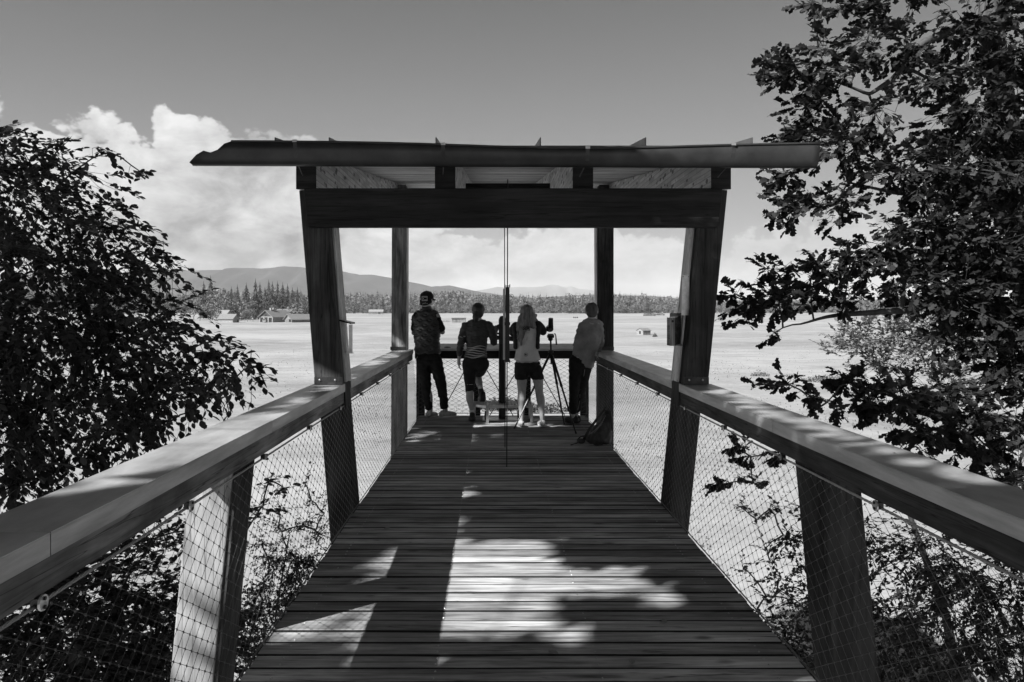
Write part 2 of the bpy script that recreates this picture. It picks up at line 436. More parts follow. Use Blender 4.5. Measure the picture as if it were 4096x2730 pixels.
for i in range(npl):
    y = YE-PW/2-i*PW
    o = bpy.data.objects.new('plank', pm[i % 6]); col.objects.link(o); o.parent = deck
    r = random.Random(i)
    o.location = (r.uniform(-.004, .004), y-5.5, r.uniform(-.003, .002))
    o.rotation_euler = (R(r.uniform(-.5, .5)), 0, R(r.uniform(-.08, .08)))
    for sxx in (-.93, -.245, .47, 1.22):
        for dy in (-.032, .032):
            scr_v.tube([(sxx+r.uniform(-.006, .006)+.004*math.sin(y), y+dy+r.uniform(-.004, .004), -.003), (sxx, y+dy, .0010)], .0046, 8)
scr_v.obj('screws', MT['wirerope'], deck)['kind'] = 'stuff'
for x in (-.93, -.245, .47, 1.22):
    MB().box(x-.05, x+.05, Y0, YE-.02, -.26, -.0385).obj('joist', MT['beam'], deck)
for y in (.6, 3.9, 6.3, 9, 11.4):
    MB().box(-1.0, 1.3, y-.09, y+.09, -.50, -.262).obj('cross_beam', MT['beam'], deck)
for x in (-.8, 1.1):
    for y in (.6, 6.3, 11.4):
        MB().tube([(x, y, -.502), (x, y, -8.2)], .16, 12).obj('support_post', MT['post'], deck, smooth=True)

# ================================================================ SHELTER (roof, portal, pillars)
shel = empty('roof_shelter', (.15, 6.1, -.5), 'timber roof shelter with heavy header beam, long gutter and leaning pillars over the deck', 'shelter')
def slant(name, xb0, xb1, zb, xt0, xt1, zt, y0, y1, m, parent, bevel=.006):
    o = MB().hexa([(xb0,y0,zb),(xb1,y0,zb),(xb1,y1,zb),(xb0,y1,zb),(xt0,y0,zt),(xt1,y0,zt),(xt1,y1,zt),(xt0,y1,zt)]).obj(name, m, parent, bevel=bevel)
    return o
RZ = .978     # rail top
def lx(x, z, k): return x+k*(z-RZ)
kL, kR = -.082, .10
# front pillars standing on the rail cap, and the structural posts behind them that run down past the deck
slant('pillar', -1.366, -1.157, RZ+.002, lx(-1.366,2.485,kL), lx(-1.157,2.485,kL), 2.485, 6.085, 6.20, MT['post'], shel)
slant('pillar', 1.488, 1.672, RZ+.002, lx(1.488,2.485,kR), lx(1.672,2.485,kR), 2.485, 6.085, 6.20, MT['post'], shel)
for s, (a, b, k) in ((-1, (-1.372, -1.163, kL)), (1, (1.480, 1.668, kR))):
    slant('pillar', lx(a,-7.9,k*.9) if 0 else lx(a,-1.5,k), lx(b,-1.5,k), -1.5, lx(a,2.485,k), lx(b,2.485,k), 2.485, 6.204, 6.45, MT['post_sunlit'] if 0 else MT['post'], shel)
# thin boards whose pale colour stands for light on the front posts' deck sides
slant('shading_board', lx(-1.161,.99,kL), lx(-1.146,.99,kL), .99, lx(-1.161,2.48,kL), lx(-1.146,2.48,kL), 2.48, 6.215, 6.44, MT['lit_side'], shel, .002)
slant('shading_board', lx(1.462,.99,kR), lx(1.478,.99,kR), .99, lx(1.462,2.48,kR), lx(1.478,2.48,kR), 2.48, 6.215, 6.44, MT['lit_side'], shel, .002)
# rear pillars
for (a, b) in ((-1.455, -1.235), (1.525, 1.755)):
    slant('pillar', a, b, -1.5, a+.02, b, 3.36, 11.33, 11.56, MT['post_mid'] if a < 0 else MT['post'], shel)
    MB().box(a-.004, b+.004, 11.322, 11.328, RZ+.002, RZ+.05).obj('metal_shoe', MT['steel_dark'], shel)
slant('shading_board', -1.232, -1.22, RZ+.01, -1.228, -1.216, 3.3, 11.34, 11.55, MT['lit_side'], shel, .001)  # added pale boards: light along the rear pillars' inner sides put into colour
slant('shading_board', 1.508, 1.521, RZ+.01, 1.50, 1.513, 3.3, 11.34, 11.55, MT['lit_side'], shel, .001)
for (a, b) in ((-1.370, -1.153), (1.484, 1.676)):
    sh = MB().box(a, b, 6.076, 6.083, RZ+.003, RZ+.062).obj('metal_shoe', MT['steel_dark'], shel)
    for t in (.2, .75):
        x = a+(b-a)*t; MB().ell((x, 6.074, RZ+.04), .009, 8, 5).obj('bolt', MT['steel'], sh)
# header beam
MB().hexa([(-1.40,6.0,2.19),(1.728,6.0,2.19),(1.728,6.082,2.19),(-1.40,6.082,2.19),(-1.432,6.0,2.487),(1.760,6.0,2.487),(1.760,6.082,2.487),(-1.432,6.082,2.487)]).obj('header_beam', MT['beam'], shel, bevel=.006)
MB().box(-1.42, 1.74, 11.36, 11.54, 3.0, 3.3).obj('rear_beam', MT['beam'], shel)
def cz(y): return 2.765+.118*(y-6.1)      # underside of the ceiling boards
YR0, YR1 = 5.86, 14.0
for (a, b) in ((-1.512, -1.355), (-.44, -.28), (.625, .784), (1.694, 1.848)):
    MB().hexa([(a,6.09,2.49),(b,6.09,2.49),(b,YR1,cz(YR1)-.27),(a,YR1,cz(YR1)-.27),(a,6.09,cz(6.09)-.001),(b,6.09,cz(6.09)-.001),(b,YR1,cz(YR1)-.001),(a,YR1,cz(YR1)-.001)]).obj('rafter', MT['rafter'], shel, bevel=.004)
    MB().box(a+.001, b-.001, 6.080, 6.089, 2.492, cz(6.08)-.004).obj('rafter_end', MT['beam'], shel)
cbm = {}
nb = int((YR1-5.9)/.095)
ang = math.atan(.118)
cb_me = MB().box(-1.62, 1.62+.33, -.0455, .0455, 0, .022)
me = bpy.data.meshes.new('ceiling_board'); me.from_pydata(cb_me.v, [], cb_me.f); me.materials.append(MT['ceiling'])
for i in range(nb):
    y = 5.95+i*.095
    o = bpy.data.objects.new('ceiling_board', me); col.objects.link(o); o.parent = shel
    o.location = (0-.15, y-6.1, cz(y)+.5+random.uniform(0, .003)); o.rotation_euler = (ang, 0, 0)
def roofq(x0, x1, y0, y1, d0, d1):
    return [(x0,y0,cz(y0)+d0),(x1,y0,cz(y0)+d0),(x1,y1,cz(y1)+d0),(x0,y1,cz(y1)+d0),(x0,y0,cz(y0)+d1),(x1,y0,cz(y0)+d1),(x1,y1,cz(y1)+d1),(x0,y1,cz(y1)+d1)]
MB().hexa(roofq(-1.64, 1.93, 5.80, YR1+.06, .028, .040)).obj('roof_sheet', MT['roofmetal'], shel)
for dx in (1100, 1317, 1744, 2162, 2583, 3010):
    x = (dx-1967)/3150*5.80
    MB().hexa(roofq(x-.004, x+.004, 5.802, YR1+.05, .041, .100)).obj('standing_seam', MT['roofmetal'], shel)
# gutter: half round sheet with rolled front lip, sagging a little, hung on brackets
gut = MB(); pts = []
GY = 5.74; gr_ = .066
gx0, gx1 = (763-1967)/3150*5.7, (3273-1967)/3150*5.7
nseg = 90; cs = []
for i in range(nseg+1):
    t = i/nseg; x = gx0+(gx1-gx0)*t
    xc = (x-gx0)/(gx1-gx0)
    sag = -.058*math.exp(-((xc-.62)/.25)**2)
    lipz = 2.765+.010-.012*xc+sag*.75           # front lip height
    botz = 2.612-.018*xc
    top = lipz
    if xc < .06: f = xc/.06; top = botz+(.012+.085*math.sin(min(1, f/.42)*math.pi/2) if f < .5 else .095-.02*math.sin((f-.5)/.25*math.pi)*(f < .75)+(lipz-botz-.095)*max(0, (f-.7)/.3))
    ring = []
    for k in range(9):
        a = math.pi*k/8
        zz = botz+(1-math.sin(a))*(lipz-botz)*.98
        if xc < .06: zz = min(zz, top-.004)
        ring.append((x, GY-gr_*math.cos(a), zz if k > 0 else top))
    cs.append(ring)
V = [p for r_ in cs for p in r_]; F = []
for i in range(nseg):
    for k in range(8): a = i*9+k; F.append((a, a+9, a+10, a+1))
go = mesh_obj('gutter', V, F, MT['gutter'], shel, True)
sm = go.modifiers.new('thick', 'SOLIDIFY'); sm.thickness = .004
lip = MB().tube([(r_[0][0], r_[0][1]-.004, r_[0][2]) for r_ in cs[6:]], .008, 8).obj('gutter_lip', MT['gutter'], go, smooth=True)
for px in (1181, 1773, 2350, 2932):
    x = (px-1967)/3150*5.68; xc = (x-gx0)/(gx1-gx0); lz = 2.775-.012*xc-.058*math.exp(-((xc-.62)/.25)**2)*.75; bz = 2.612-.018*xc
    q = []
    for k in range(9):
        a = math.pi*k/8; q.append((x, GY-(gr_+.006)*math.cos(a), bz-.005+(1-math.sin(a))*(lz-bz)+.004))
    bb = MB()
    for p0, p1 in zip(q, q[1:]):
        d = Vector(p1)-Vector(p0); nrm = Vector((0, -d.z, d.y)).normalized()*.004
        p0 = Vector(p0); p1 = Vector(p1)
        bb.hexa([p0+Vector((-.014,0,0)), p0+Vector((.014,0,0)), p1+Vector((.014,0,0)), p1+Vector((-.014,0,0)), p0+Vector((-.014,0,0))+nrm, p0+Vector((.014,0,0))+nrm, p1+Vector((.014,0,0))+nrm, p1+Vector((-.014,0,0))+nrm])
    bo = bb.obj('gutter_bracket', MT['gutter'], go)
    MB().box(x-.016, x+.016, GY-gr_-.018, GY-gr_-.004, lz-.006, lz+.012).obj('bracket_clip', MT['steel'], go)
    MB().tube([(x-.006, GY+gr_-.02, bz+.02), (x-.02, 5.99, bz-.03)], .004, 6).obj('bracket_stay', MT['steel_dark'], go)
# ridge-high cross bar between the two middle rafters
MB().box(-.278, .623, 8.42, 8.49, 2.856, 2.912).obj('cross_bar', MT['beam'], shel)

# ================================================================ RAILINGS
CAPW = .245; CL = -1.154; CR = 1.474
def xin(side, z):                    # net plane: from deck edge to rail, leaning outwards
    return (HW0-.005-(.09)*z/.97) if side < 0 else (HW1+.005+(.11)*z/.97)
def rail(side):
    nm = 'railing'
    ci = CL if side < 0 else CR
    lab = ('railing on the left side of the deck, pale boards lit by sun' if side < 0 else 'railing on the right side of the deck, with darker timber beam')
    rt = empty(nm, (ci, 5, 0), lab, 'railing', 'side railings of the deck')
    s = side
    # cap segments (sheet metal folded over the rail) with joints
    cuts = [-2.1, -.02, 2.06, 4.14, 6.203] ; cuts2 = [6.46, 8.35, 10.4, 11.60]
    for cc in (cuts, cuts2):
        for a, b in zip(cc, cc[1:]):
            a += .0025; b -= .0025
            j = random.uniform(-.001, .001)
            mb = MB(); x0, x1 = sorted((ci, ci+s*CAPW))
            poly = [(x0, .914), (x0+.004, .914), (x0+.004, RZ-.004), (x1-.004, RZ-.004), (x1-.004, .914), (x1, .914), (x1, RZ), (x0, RZ)]
            # folded sheet profile as separate thin walls
            mb.hexa([(x0,a,RZ-.004),(x1,a,RZ-.004),(x1,b,RZ-.004),(x0,b,RZ-.004),(x0,a,RZ+j),(x1,a,RZ+j),(x1,b,RZ+j),(x0,b,RZ+j)])
            mb.hexa([(x0,a,.916),(x0+.004,a,.916),(x0+.004,b,.916),(x0,b,.916),(x0,a,RZ-.005),(x0+.004,a,RZ-.005),(x0+.004,b,RZ-.005),(x0,b,RZ-.005)])
            mb.hexa([(x1-.004,a,.916),(x1,a,.916),(x1,b,.916),(x1-.004,b,.916),(x1-.004,a,RZ-.005),(x1,a,RZ-.005),(x1,b,RZ-.005),(x1-.004,b,RZ-.005)])
            mb.obj('cap_sheet', MT['cap'], rt)
        a, b = cc[0]+.004, cc[-1]-.004
        xi = ci+s*.010; xo = ci+s*(CAPW-.012)
        x0, x1 = sorted((xi, xo))
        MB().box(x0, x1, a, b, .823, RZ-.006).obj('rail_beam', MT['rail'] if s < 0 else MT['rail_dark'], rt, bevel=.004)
    # wire rope under the beam, in clips one metre apart
    n = 220; core = []
    xr = ci+s*.012; zr = .803
    core = [(xr, -2+13.55*i/n, zr) for i in range(n+1)]
    mb = MB()
    for st in range(4):
        npt = 500
        mb.tube([(xr+.0032*math.cos(i*1.25+st*math.pi/2), -2+13.55*i/npt, zr+.0032*math.sin(i*1.25+st*math.pi/2)) for i in range(npt+1)], .0028, 5, False)
    mb.obj('wire_rope', MT['wirerope'], rt, smooth=True)
    for y in range(-1, 12):
        cl = MB().tube([(xr-s*.012, y+.02, zr+.006), (xr-s*.018, y+.02, zr+.006)], .021 if y < 4 else .017, 14).obj('rope_clip', MT['disc'], rt)
        MB().box(min(xr-s*.011, xr+s*.01), max(xr-s*.011, xr+s*.01), y+.005, y+.035, zr-.006, .8225).obj('clip_bracket', MT['steel_dark'], rt)
        for dz in (-.011, .011):
            MB().tube([(xr-s*.0185, y+.02, zr+.006+dz), (xr-s*.022, y+.02, zr+.006+dz)], .0055, 8).obj('bolt', MT['black'], cl)
    # outward-splayed posts of the bridge section
    for yy in (-1.25, 3.65):
        if s < 0: q = (-1.40, -1.20, .82, -1.62, -1.42, -1.5)
        else: q = (1.50, 1.705, .82, 1.72, 1.925, -1.5)
        zt = .82
        mb = MB().hexa([(q[3],yy,-1.5),(q[4],yy,-1.5),(q[4],yy+.25,-1.5),(q[3],yy+.25,-1.5),(q[0],yy,zt),(q[1],yy,zt),(q[1],yy+.25,zt),(q[0],yy+.25,zt)])
        po = mb.obj('post', MT['post_sunlit'] if s < 0 else MT['post'], rt, bevel=.006)
        if s < 0:
            MB().hexa([(q[4]+.002,yy+.012,-1.5),(q[4]+.02,yy+.012,-1.5),(q[4]+.02,yy+.27,-1.5),(q[4]+.002,yy+.27,-1.5),(q[1]+.002,yy+.012,zt-.002),(q[1]+.02,yy+.012,zt-.002),(q[1]+.02,yy+.27,zt-.002),(q[1]+.002,yy+.27,zt-.002)]).obj('shading_board', MT['post'], po)  # added dark board: shade of the post's inner side put into its colour
    # net
    L, H = .104, .060
    z0, z1 = .012, .80
    def pt(u, v): return (xin(s, v), u, v)
    A = []; B = []; K = []
    nr = int((z1-z0)/(H/2)); 
    U0, U1 = -1.6, 11.52
    ncol = int((U1-U0)/L)
    jit = np.random.default_rng(3+s)
    for r_ in range(nr+1):
        v = z0+r_*(z1-z0)/nr
        off = L/2 if r_ % 2 else 0
        for c in range(ncol):
            u = U0+c*L+off
            K.append((u, v))
            if r_ < nr:
                v2 = v+(z1-z0)/nr
                for sg in (-1, 1):
                    u2 = u+sg*L/2
                    if u2 < U0-.001 or u2 > U1: continue
                    p = [(u, v), (u2, v2)]
                    for a, b in zip(p, p[1:]): A.append(pt(*a)); B.append(pt(*b))
    Vn, Fn = np_tubes(A, B, .0010, .0010, 3)
    Ka = np.array([pt(u, v-.0042) for u, v in K]); Kb = np.array([pt(u, v+.0042) for u, v in K])
    V2, F2 = np_tubes(Ka, Kb, .0030, .0030, 4)
    o = np_mesh('wire_net', np.concatenate([Vn, V2]), np.concatenate([Fn, F2+len(Vn)]), MT['wire'], rt)
    MB().tube([(xin(s, .01), -1.9, .008), (xin(s, .01), 11.55, .008)], .004, 6).obj('lower_cable', MT['wire'], rt)
    return rt
railL = rail(-1); railR = rail(1)
# end railing: desk-like sloping board over a dark beam, posts, net and crossed tie rods
er = empty('railing', (.15, 11.7, 0), 'railing across the far end of the deck with pale sill board behind the people', 'railing')
for a, b in ((-1.15, -.28), (-.276, .42), (.424, 1.46)):
    MB().hexa([(a,11.62,.955),(b,11.62,.955),(b,12.02,1.015),(a,12.02,1.015),(a,11.62,.985),(b,11.62,.985),(b,12.02,1.045),(a,12.02,1.045)]).obj('sill_board', MT['cap'], er, bevel=.003)
MB().box(-1.14, 1.45, 11.66, 11.80, .835, .952).obj('rail_beam', MT['beam'], er, bevel=.004)
for x0 in (-.27, .485):
    MB().box(x0, x0+.10, 11.80, 11.90, -.6, .94).obj('post', MT['beam'], er)
for x0 in (-1.12, 1.32):
    MB().box(x0, x0+.12, 11.68, 11.80, -.6, .833).obj('post', MT['post'], er)
L, H = .104, .060; A = []; B = []; K = []
U0, U1 = HW0-.05, HW1+.06; ncol = int((U1-U0)/L); nr = 26; zz0, zz1 = .03, .825
for r_ in range(nr+1):
    v = zz0+(zz1-zz0)*r_/nr; off = L/2 if r_ % 2 else 0
    for c in range(ncol):
        u = U0+c*L+off+.01*math.sin(v*5); K.append((u, v))
        if r_ < nr:
            v2 = v+(zz1-zz0)/nr
            for sg in (-1, 1): A.append((u, 11.645, v)); B.append((u+sg*L/2, 11.645, v2))
Vn, Fn = np_tubes(A, B, .0019, .0019, 3); KA = np.array([(u-.007, 11.645, v) for u, v in K]); KB = KA+np.array([.014, 0, 0])
V2, F2 = np_tubes(KA, KB, .0038, .0038, 4)
np_mesh('wire_net', np.concatenate([Vn, V2]), np.concatenate([Fn, F2+len(Vn)]), MT['wire'], er)
MB().tube([(U0, 11.645, .03), (U1, 11.645, .025)], .0045, 6).obj('lower_cable', MT['wire'], er)
for s, x in ((-1, U0+.02), (1, U1-.02)):
    MB().tube([(x, 11.64, .82), (x+s*-.02, 11.64, .4), (x, 11.64, .02)], .003, 6).obj('edge_cable', MT['wire'], er)
def Zm(zx, zy, Y): return P(1550+zx/2.24, 1100+zy/2.24, Y)
for a, b in (((790,680),(470,1260)), ((790,680),(1130,1270)), ((1262,690),(915,1262)), ((1262,690),(1590,1265))):
    MB().tube([Zm(*a, 11.93), Zm(*b, 11.93)], .007, 6).obj('tie_rod', MT['blackmetal'], er)
# ================================================================ VEGETATION
def nrm(a): return a/np.maximum(np.linalg.norm(a, axis=1, keepdims=True), 1e-9)
def template(outline, fold=.10, curl=.08):
    """leaf: outline = right half [(x,y)...] from base to tip; midrib folded"""
    mid_y = [0] + [y for _, y in outline] + [1.0]
    V = []; F = []
    n = len(outline)
    ribs = [(0, 0)] + [(0, y) for _, y in outline] + [(0, 1)]
    for x, y in ribs: V.append((0, y, -curl*y*y))
    rb = len(V)
    for x, y in outline: V.append((x, y, fold*x*2-curl*y*y))
    lb = len(V)
    for x, y in outline: V.append((-x, y, fold*x*2-curl*y*y))
    for i in range(n+1):
        r0 = rb+i-1 if i > 0 else 0; r1 = rb+i if i < n else n+1
        l0 = lb+i-1 if i > 0 else 0; l1 = lb+i if i < n else n+1
        for q in ((i, r0, r1, i+1), (i+1, l1, l0, i)):
            for t in ((q[0], q[1], q[2]), (q[0], q[2], q[3])):
                if len(set(t)) == 3: F.append(t)
    return np.array(V, float), np.array(F)
LEAF = template([(.20, .18), (.33, .45), (.22, .78)])
SMALL = template([(.30, .45)])
OAK = template([(.07, .10), (.17, .22), (.11, .33), (.28, .47), (.17, .58), (.33, .72), (.20, .82), (.22, .93)], .08, .10)
OAK2 = template([(.13, .22), (.27, .45), (.15, .58), (.31, .75)], .08, .10)
def scatter(tmpl, pos, ydir, zdir, size):
    V0, F0 = tmpl
    y = nrm(ydir); x = nrm(np.cross(y, zdir)); z = np.cross(x, y)
    Rm = np.stack([x, y, z], axis=2)           # columns
    V = np.einsum('nij,kj->nki', Rm, V0)*size[:, None, None]+pos[:, None, :]
    F = F0[None]+(np.arange(len(pos))*len(V0))[:, None, None]
    return V.reshape(-1, 3), F.reshape(-1, F0.shape[1])
def sprays(base, d, length, nleaf, lsize, droop=.25, flat=.35, rg=rng, rosette=0.0):
    """leaves set alternately on twigs; returns leaf arrays and twig segments"""
    n = len(base); d = nrm(d)
    up = np.array([[0, 0, 1.]])
    side = nrm(np.cross(d, up)+1e-6)
    L = length*rg.uniform(.6, 1.25, n)[:, None]
    P_, Y_, Z_, S_ = [], [], [], []
    prev = base; TA = []; TB = []
    for i in range(nleaf):
        t = (i+.6)/nleaf; t = t**(1-rosette*.6)
        p = base+d*L*t-up*L*droop*t*t
        if i % 3 == 2 or i == nleaf-1: TA.append(prev); TB.append(p); prev = p
        s = 1 if i % 2 else -1
        yd = d*(.55+.5*t)+side*s*(.9-.5*t)+rg.normal(0, .28, (n, 3))-up*.15
        zd = up+side*s*.2+rg.normal(0, flat, (n, 3))
        P_.append(p+rg.normal(0, .008, (n, 3))); Y_.append(yd); Z_.append(zd); S_.append(lsize*rg.uniform(.6, 1.15, n)*(1.1-.3*abs(t-.5)))
    return (np.concatenate(P_), np.concatenate(Y_), np.concatenate(Z_), np.concatenate(S_)), (np.concatenate(TA), np.concatenate(TB))
def tree_from_blobs(label, cat, group, trunk, blobs, tmpl, lmat, lsize, nleaf, length, dens, droop=.25, flat=.35, hole=None, singles=300, root_loc=None, rosette=0., limbs=8, seed=1, leafname='leaf', keepout=None, tw=.0022, rise=0., zf=.85, boughs=()):
    """trunk: polyline [(x,y,z,r)]; blobs: [(x,y,z,r)]; limbs reach from the trunk into the blobs; sprays fill them"""
    rg = np.random.default_rng(seed); rd = random.Random(seed)
    rt = empty('tree', trunk[0][:3], label, cat, group)
    tb = MB(); tb.tube([t[:3] for t in trunk], [t[3] for t in trunk], 12); tb.obj('trunk', MT['bark'], rt, smooth=True)
    T = [Vector(t[:3]) for t in trunk]
    # limbs: connect each blob to its nearest already-connected node (trunk or blob)
    nodes = []
    for i in range(len(T)-1):
        for k in range(6): nodes.append((T[i].lerp(T[i+1], k/6), trunk[i][3]*.4, 0))
    TA, TB, RA, RB = [], [], [], []
    for bo in boughs:
        q = [Vector(b[:3]) for b in bo]; q2 = []
        for a_, b_ in zip(q, q[1:]):
            for k in range(8): q2.append(a_.lerp(b_, k/8))
        q2.append(q[-1]); q3 = [q2[0]]+[(q2[i-1]+q2[i]*2+q2[i+1])/4+Vector((mnoise.noise(q2[i]*2), mnoise.noise(q2[i]*2+Vector((5, 0, 0))), mnoise.noise(q2[i]*2+Vector((0, 5, 0)))))*.06 for i in range(1, len(q2)-1)]+[q2[-1]]
        n_ = len(q3); rr_ = [bo[0][3]+(bo[-1][3]-bo[0][3])*k/(n_-1) for k in range(n_)]
        MB().tube(q3, rr_, 8).obj('bough', MT['bark'], rt, smooth=True)
        nodes += [(q3[k], rr_[k], 0) for k in range(2, n_)]
    bl = [(Vector(b[:3]), b[3]) for b in blobs]
    cen = sum((v for v, _ in bl), Vector())/len(bl)
    tc_ = T[-1]
    bl.sort(key=lambda b: min((b[0]-n[0]).length for n in nodes))
    for c, r in bl:
        j = min(range(len(nodes)), key=lambda k: (c-nodes[k][0]).length*(1+.05*nodes[k][2]))
        p0, rr, dep = nodes[j]
        r0 = max(.008, min(.045, rr*.75)); r1 = max(.005, r0*.55)
        d = c-p0; n_ = max(3, int(d.length/.18)); q = []
        for k in range(n_+1):
            t = k/n_
            w_ = .10*math.sin(math.pi*t)*d.length
            q.append(p0.lerp(c, t)+Vector((mnoise.noise(p0*3+Vector((t*3, 0, 0))), mnoise.noise(p0*3+Vector((0, t*3, 5))), mnoise.noise(p0*3+Vector((0, 9, t*3)))+.5))*w_)
        if keepout is None or keepout(np.array([tuple(v) for v in q])).all():
            MB().tube(q, [r0+(r1-r0)*k/n_ for k in range(n_+1)], 6).obj('limb', MT['bark'], rt, smooth=True)
        for k in range(1, n_+1): nodes.append((q[k], r0+(r1-r0)*k/n_, dep+1))
    PP, YY, ZZ, SS, A2, B2 = [], [], [], [], [], []
    cp = np.array([n[0] for n in nodes])
    for c, r in bl:
        ns = max(2, int(dens*(r/.5)**2))
        c_ = np.array(c)
        u = nrm(rg.normal(0, 1, (ns, 3))); rad = rg.uniform(.1, 1.35, ns)[:, None]**.75*r
        b = c_+u*rad*np.array([1, 1.15, zf])
        out = nrm(c_-np.array(tc_)[None])
        d = u*.7+out*.7+rg.normal(0, .25, (ns, 3))+np.array([0, 0, -.08+rise])
        if keepout is not None:
            k = keepout(b); b = b[k]; d = d[k]
            if len(b) == 0: continue
        b2 = b-nrm(d)*length*.5
        lf, tg = sprays(b2, d, length, nleaf, lsize, droop, flat, rg, rosette)
        PP.append(lf[0]); YY.append(lf[1]); ZZ.append(lf[2]); SS.append(lf[3]); A2.append(tg[0]); B2.append(tg[1])
        # twig back to the nearest limb node
        dist = ((b2[:, None, :]-cp[None])**2).sum(2); nn = cp[dist.argmin(1)]
        md = (b2+nn)/2+rg.normal(0, .03, b2.shape)
        A2 += [nn, md]; B2 += [md, b2]
    PP, YY, ZZ, SS = map(np.concatenate, (PP, YY, ZZ, SS))
    if keepout is not None:
        k = keepout(PP); PP, YY, ZZ, SS = PP[k], YY[k], ZZ[k], SS[k]
    if hole is not None:
        k = hole(PP, rg); PP, YY, ZZ, SS = PP[k], YY[k], ZZ[k], SS[k]
    A2 = np.concatenate(A2); B2 = np.concatenate(B2)
    if keepout is not None:
        k = keepout(A2) & keepout(B2); A2 = A2[k]; B2 = B2[k]
    if tw:
        V, F = np_tubes(A2, B2, tw*1.2, tw*.8, 3)
        np_mesh('twigs', V, F, MT['bark'], rt)['kind'] = 'stuff'
    sel = np.zeros(len(PP), bool)
    if singles:
        cam_ = np.array([0, 0, CH]); dd = np.linalg.norm(PP-cam_, axis=1)
        vis = (PP[:, 1] > .8) & (np.abs((PP[:, 0]/np.maximum(PP[:, 1], .1))-.013) < .66) & ((PP[:, 2]-CH)/np.maximum(PP[:, 1], .1) < .4) & ((PP[:, 2]-CH)/np.maximum(PP[:, 1], .1) > -.48)
        score = np.where(vis, SS/dd, 0); order = np.argsort(-score)[:singles]; sel[order[score[order] > 0]] = True
    k = ~sel
    if k.sum():
        V, F = scatter(OAK2 if tmpl is OAK else tmpl, PP[k], YY[k], ZZ[k], SS[k]); np_mesh('foliage', V, F, lmat, rt, True)['kind'] = 'stuff'
    if sel.any():
        me = bpy.data.meshes.new(leafname); me.from_pydata([tuple(v) for v in tmpl[0]], [], [tuple(int(i) for i in f) for f in tmpl[1]]); me.materials.append(lmat)
        y = nrm(YY[sel]); x = nrm(np.cross(y, ZZ[sel])); z = np.cross(x, y); base = np.array(wl(rt))
        for i, (p, s_) in enumerate(zip(PP[sel], SS[sel])):
            o = bpy.data.objects.new(leafname, me); col.objects.link(o); o.parent = rt
            o.matrix_local = Matrix.Translation(Vector(p-base)) @ Matrix((x[i], y[i], z[i])).transposed().to_4x4() @ Matrix.Scale(float(s_), 4)
    return rt
def DB(lst, sc_=1.0):
    out = []
    for px, py, Y, r in lst:
        p = D(px, py, Y); out.append((p.x, p.y, p.z, r*sc_))
    return out
# where the sun must still reach: soft openings in the overhanging crown, measured on the deck
SX, SY = .93, .85
def blot(x, y, s, ox): 
    return np.array([mnoise.noise(Vector((a*s+ox, b*s*1.0, ox*.37))) for a, b in zip(x, y)])
def lit_hole(PP, rg):
    xd = PP[:, 0]+SX*PP[:, 2]; yd = PP[:, 1]+SY*PP[:, 2]
    nz = blot(xd, yd, 2.6, 3.3)+.5*blot(xd, yd, 6.5, 9.1)
    def boxs(x0, x1, y0, y1, soft=.12):
        return np.minimum.reduce([(xd-x0)/soft, (x1-xd)/soft, (yd-y0)/soft, (y1-yd)/soft])
    a = boxs(-.75, .48, 3.75, 5.40)+nz*1.8+.2
    a2 = boxs(.3, 1.05, 4.15, 4.85)+nz*2.6-.3
    b = boxs(-1.7, -.58, 3.5, 4.5)+nz*3.2-.1
    c = boxs(-.6, -.25, 2.9, 3.6)+nz*3-.4
    e = boxs(-.2, 1.1, 10.2, 11.1)+nz*3.5-.6
    f = boxs(1.45, 2.6, 3.2, 5.5)+nz*4-1.4        # light on the right hand rail
    h = boxs(-.50, -.24, 5.0, 12.6, .08)+nz*.8+.3
    r_ = boxs(2.33, 2.72, 3.4, 12.6, .08)+nz*1.2
    r_ = np.where((yd > 6.7) & (yd < 8.6), -1, r_)
    lit = np.maximum.reduce([a, a2, b, c, e, h, r_])
    gen = (nz > .78) & (yd < 8)
    return ~((lit > 0) | gen)
def off_deck(P_):
    """nothing grows into the deck, the rails or the shelter"""
    x, y, z = P_[:, 0], P_[:, 1], P_[:, 2]
    inside = (x > -1.46) & (x < 1.80) & (z > -.6) & (z < 3.6) & (y > -2)
    low = (x > -1.2) & (x < 1.5) & (z <= -.6) & (z > -1.6) & (y < 12)
    roof = (x > -1.9) & (x < 2.4) & (z > 2.3) & (z < 3.9) & (y > 5.4) & (y < 14.3)
    near = (np.abs(x) < .5) & (y < 2) & (z < 3)
    return ~(inside | low | roof | near)
# --- left tree (rounded toothed leaves)
left_blobs = DB([(20,400,7,.50),(140,420,6.8,.46),(235,520,6.5,.42),(60,560,6.5,.6),(180,650,6,.6),(300,650,6.3,.44),(60,750,6,.7),(250,790,5.8,.55),
    (380,760,6,.34),(430,850,5.7,.32),(500,820,5.5,.20),(560,850,5.3,.14),(610,885,5.25,.09),(640,890,5.2,.05),(590,845,5.3,.07),(540,800,5.5,.10),(480,920,5.4,.12),(345,900,5.5,.42),(150,930,5.6,.6),
    (20,950,5.4,.65),(255,1000,5.3,.28),(90,1070,5.1,.22),(360,990,5.3,.14),(330,400,6.6,.10),(250,350,6.7,.10),(360,560,6.3,.14),(395,640,6.2,.14),
    (150,330,6.9,.14),(200,1080,5.0,.10),(20,1120,4.9,.14),(520,900,5.25,.10),(445,945,5.3,.1),
    (-100,500,7,.6),(-100,800,6.2,.7),(-120,1050,5.4,.6),(0,330,7.2,.28)])
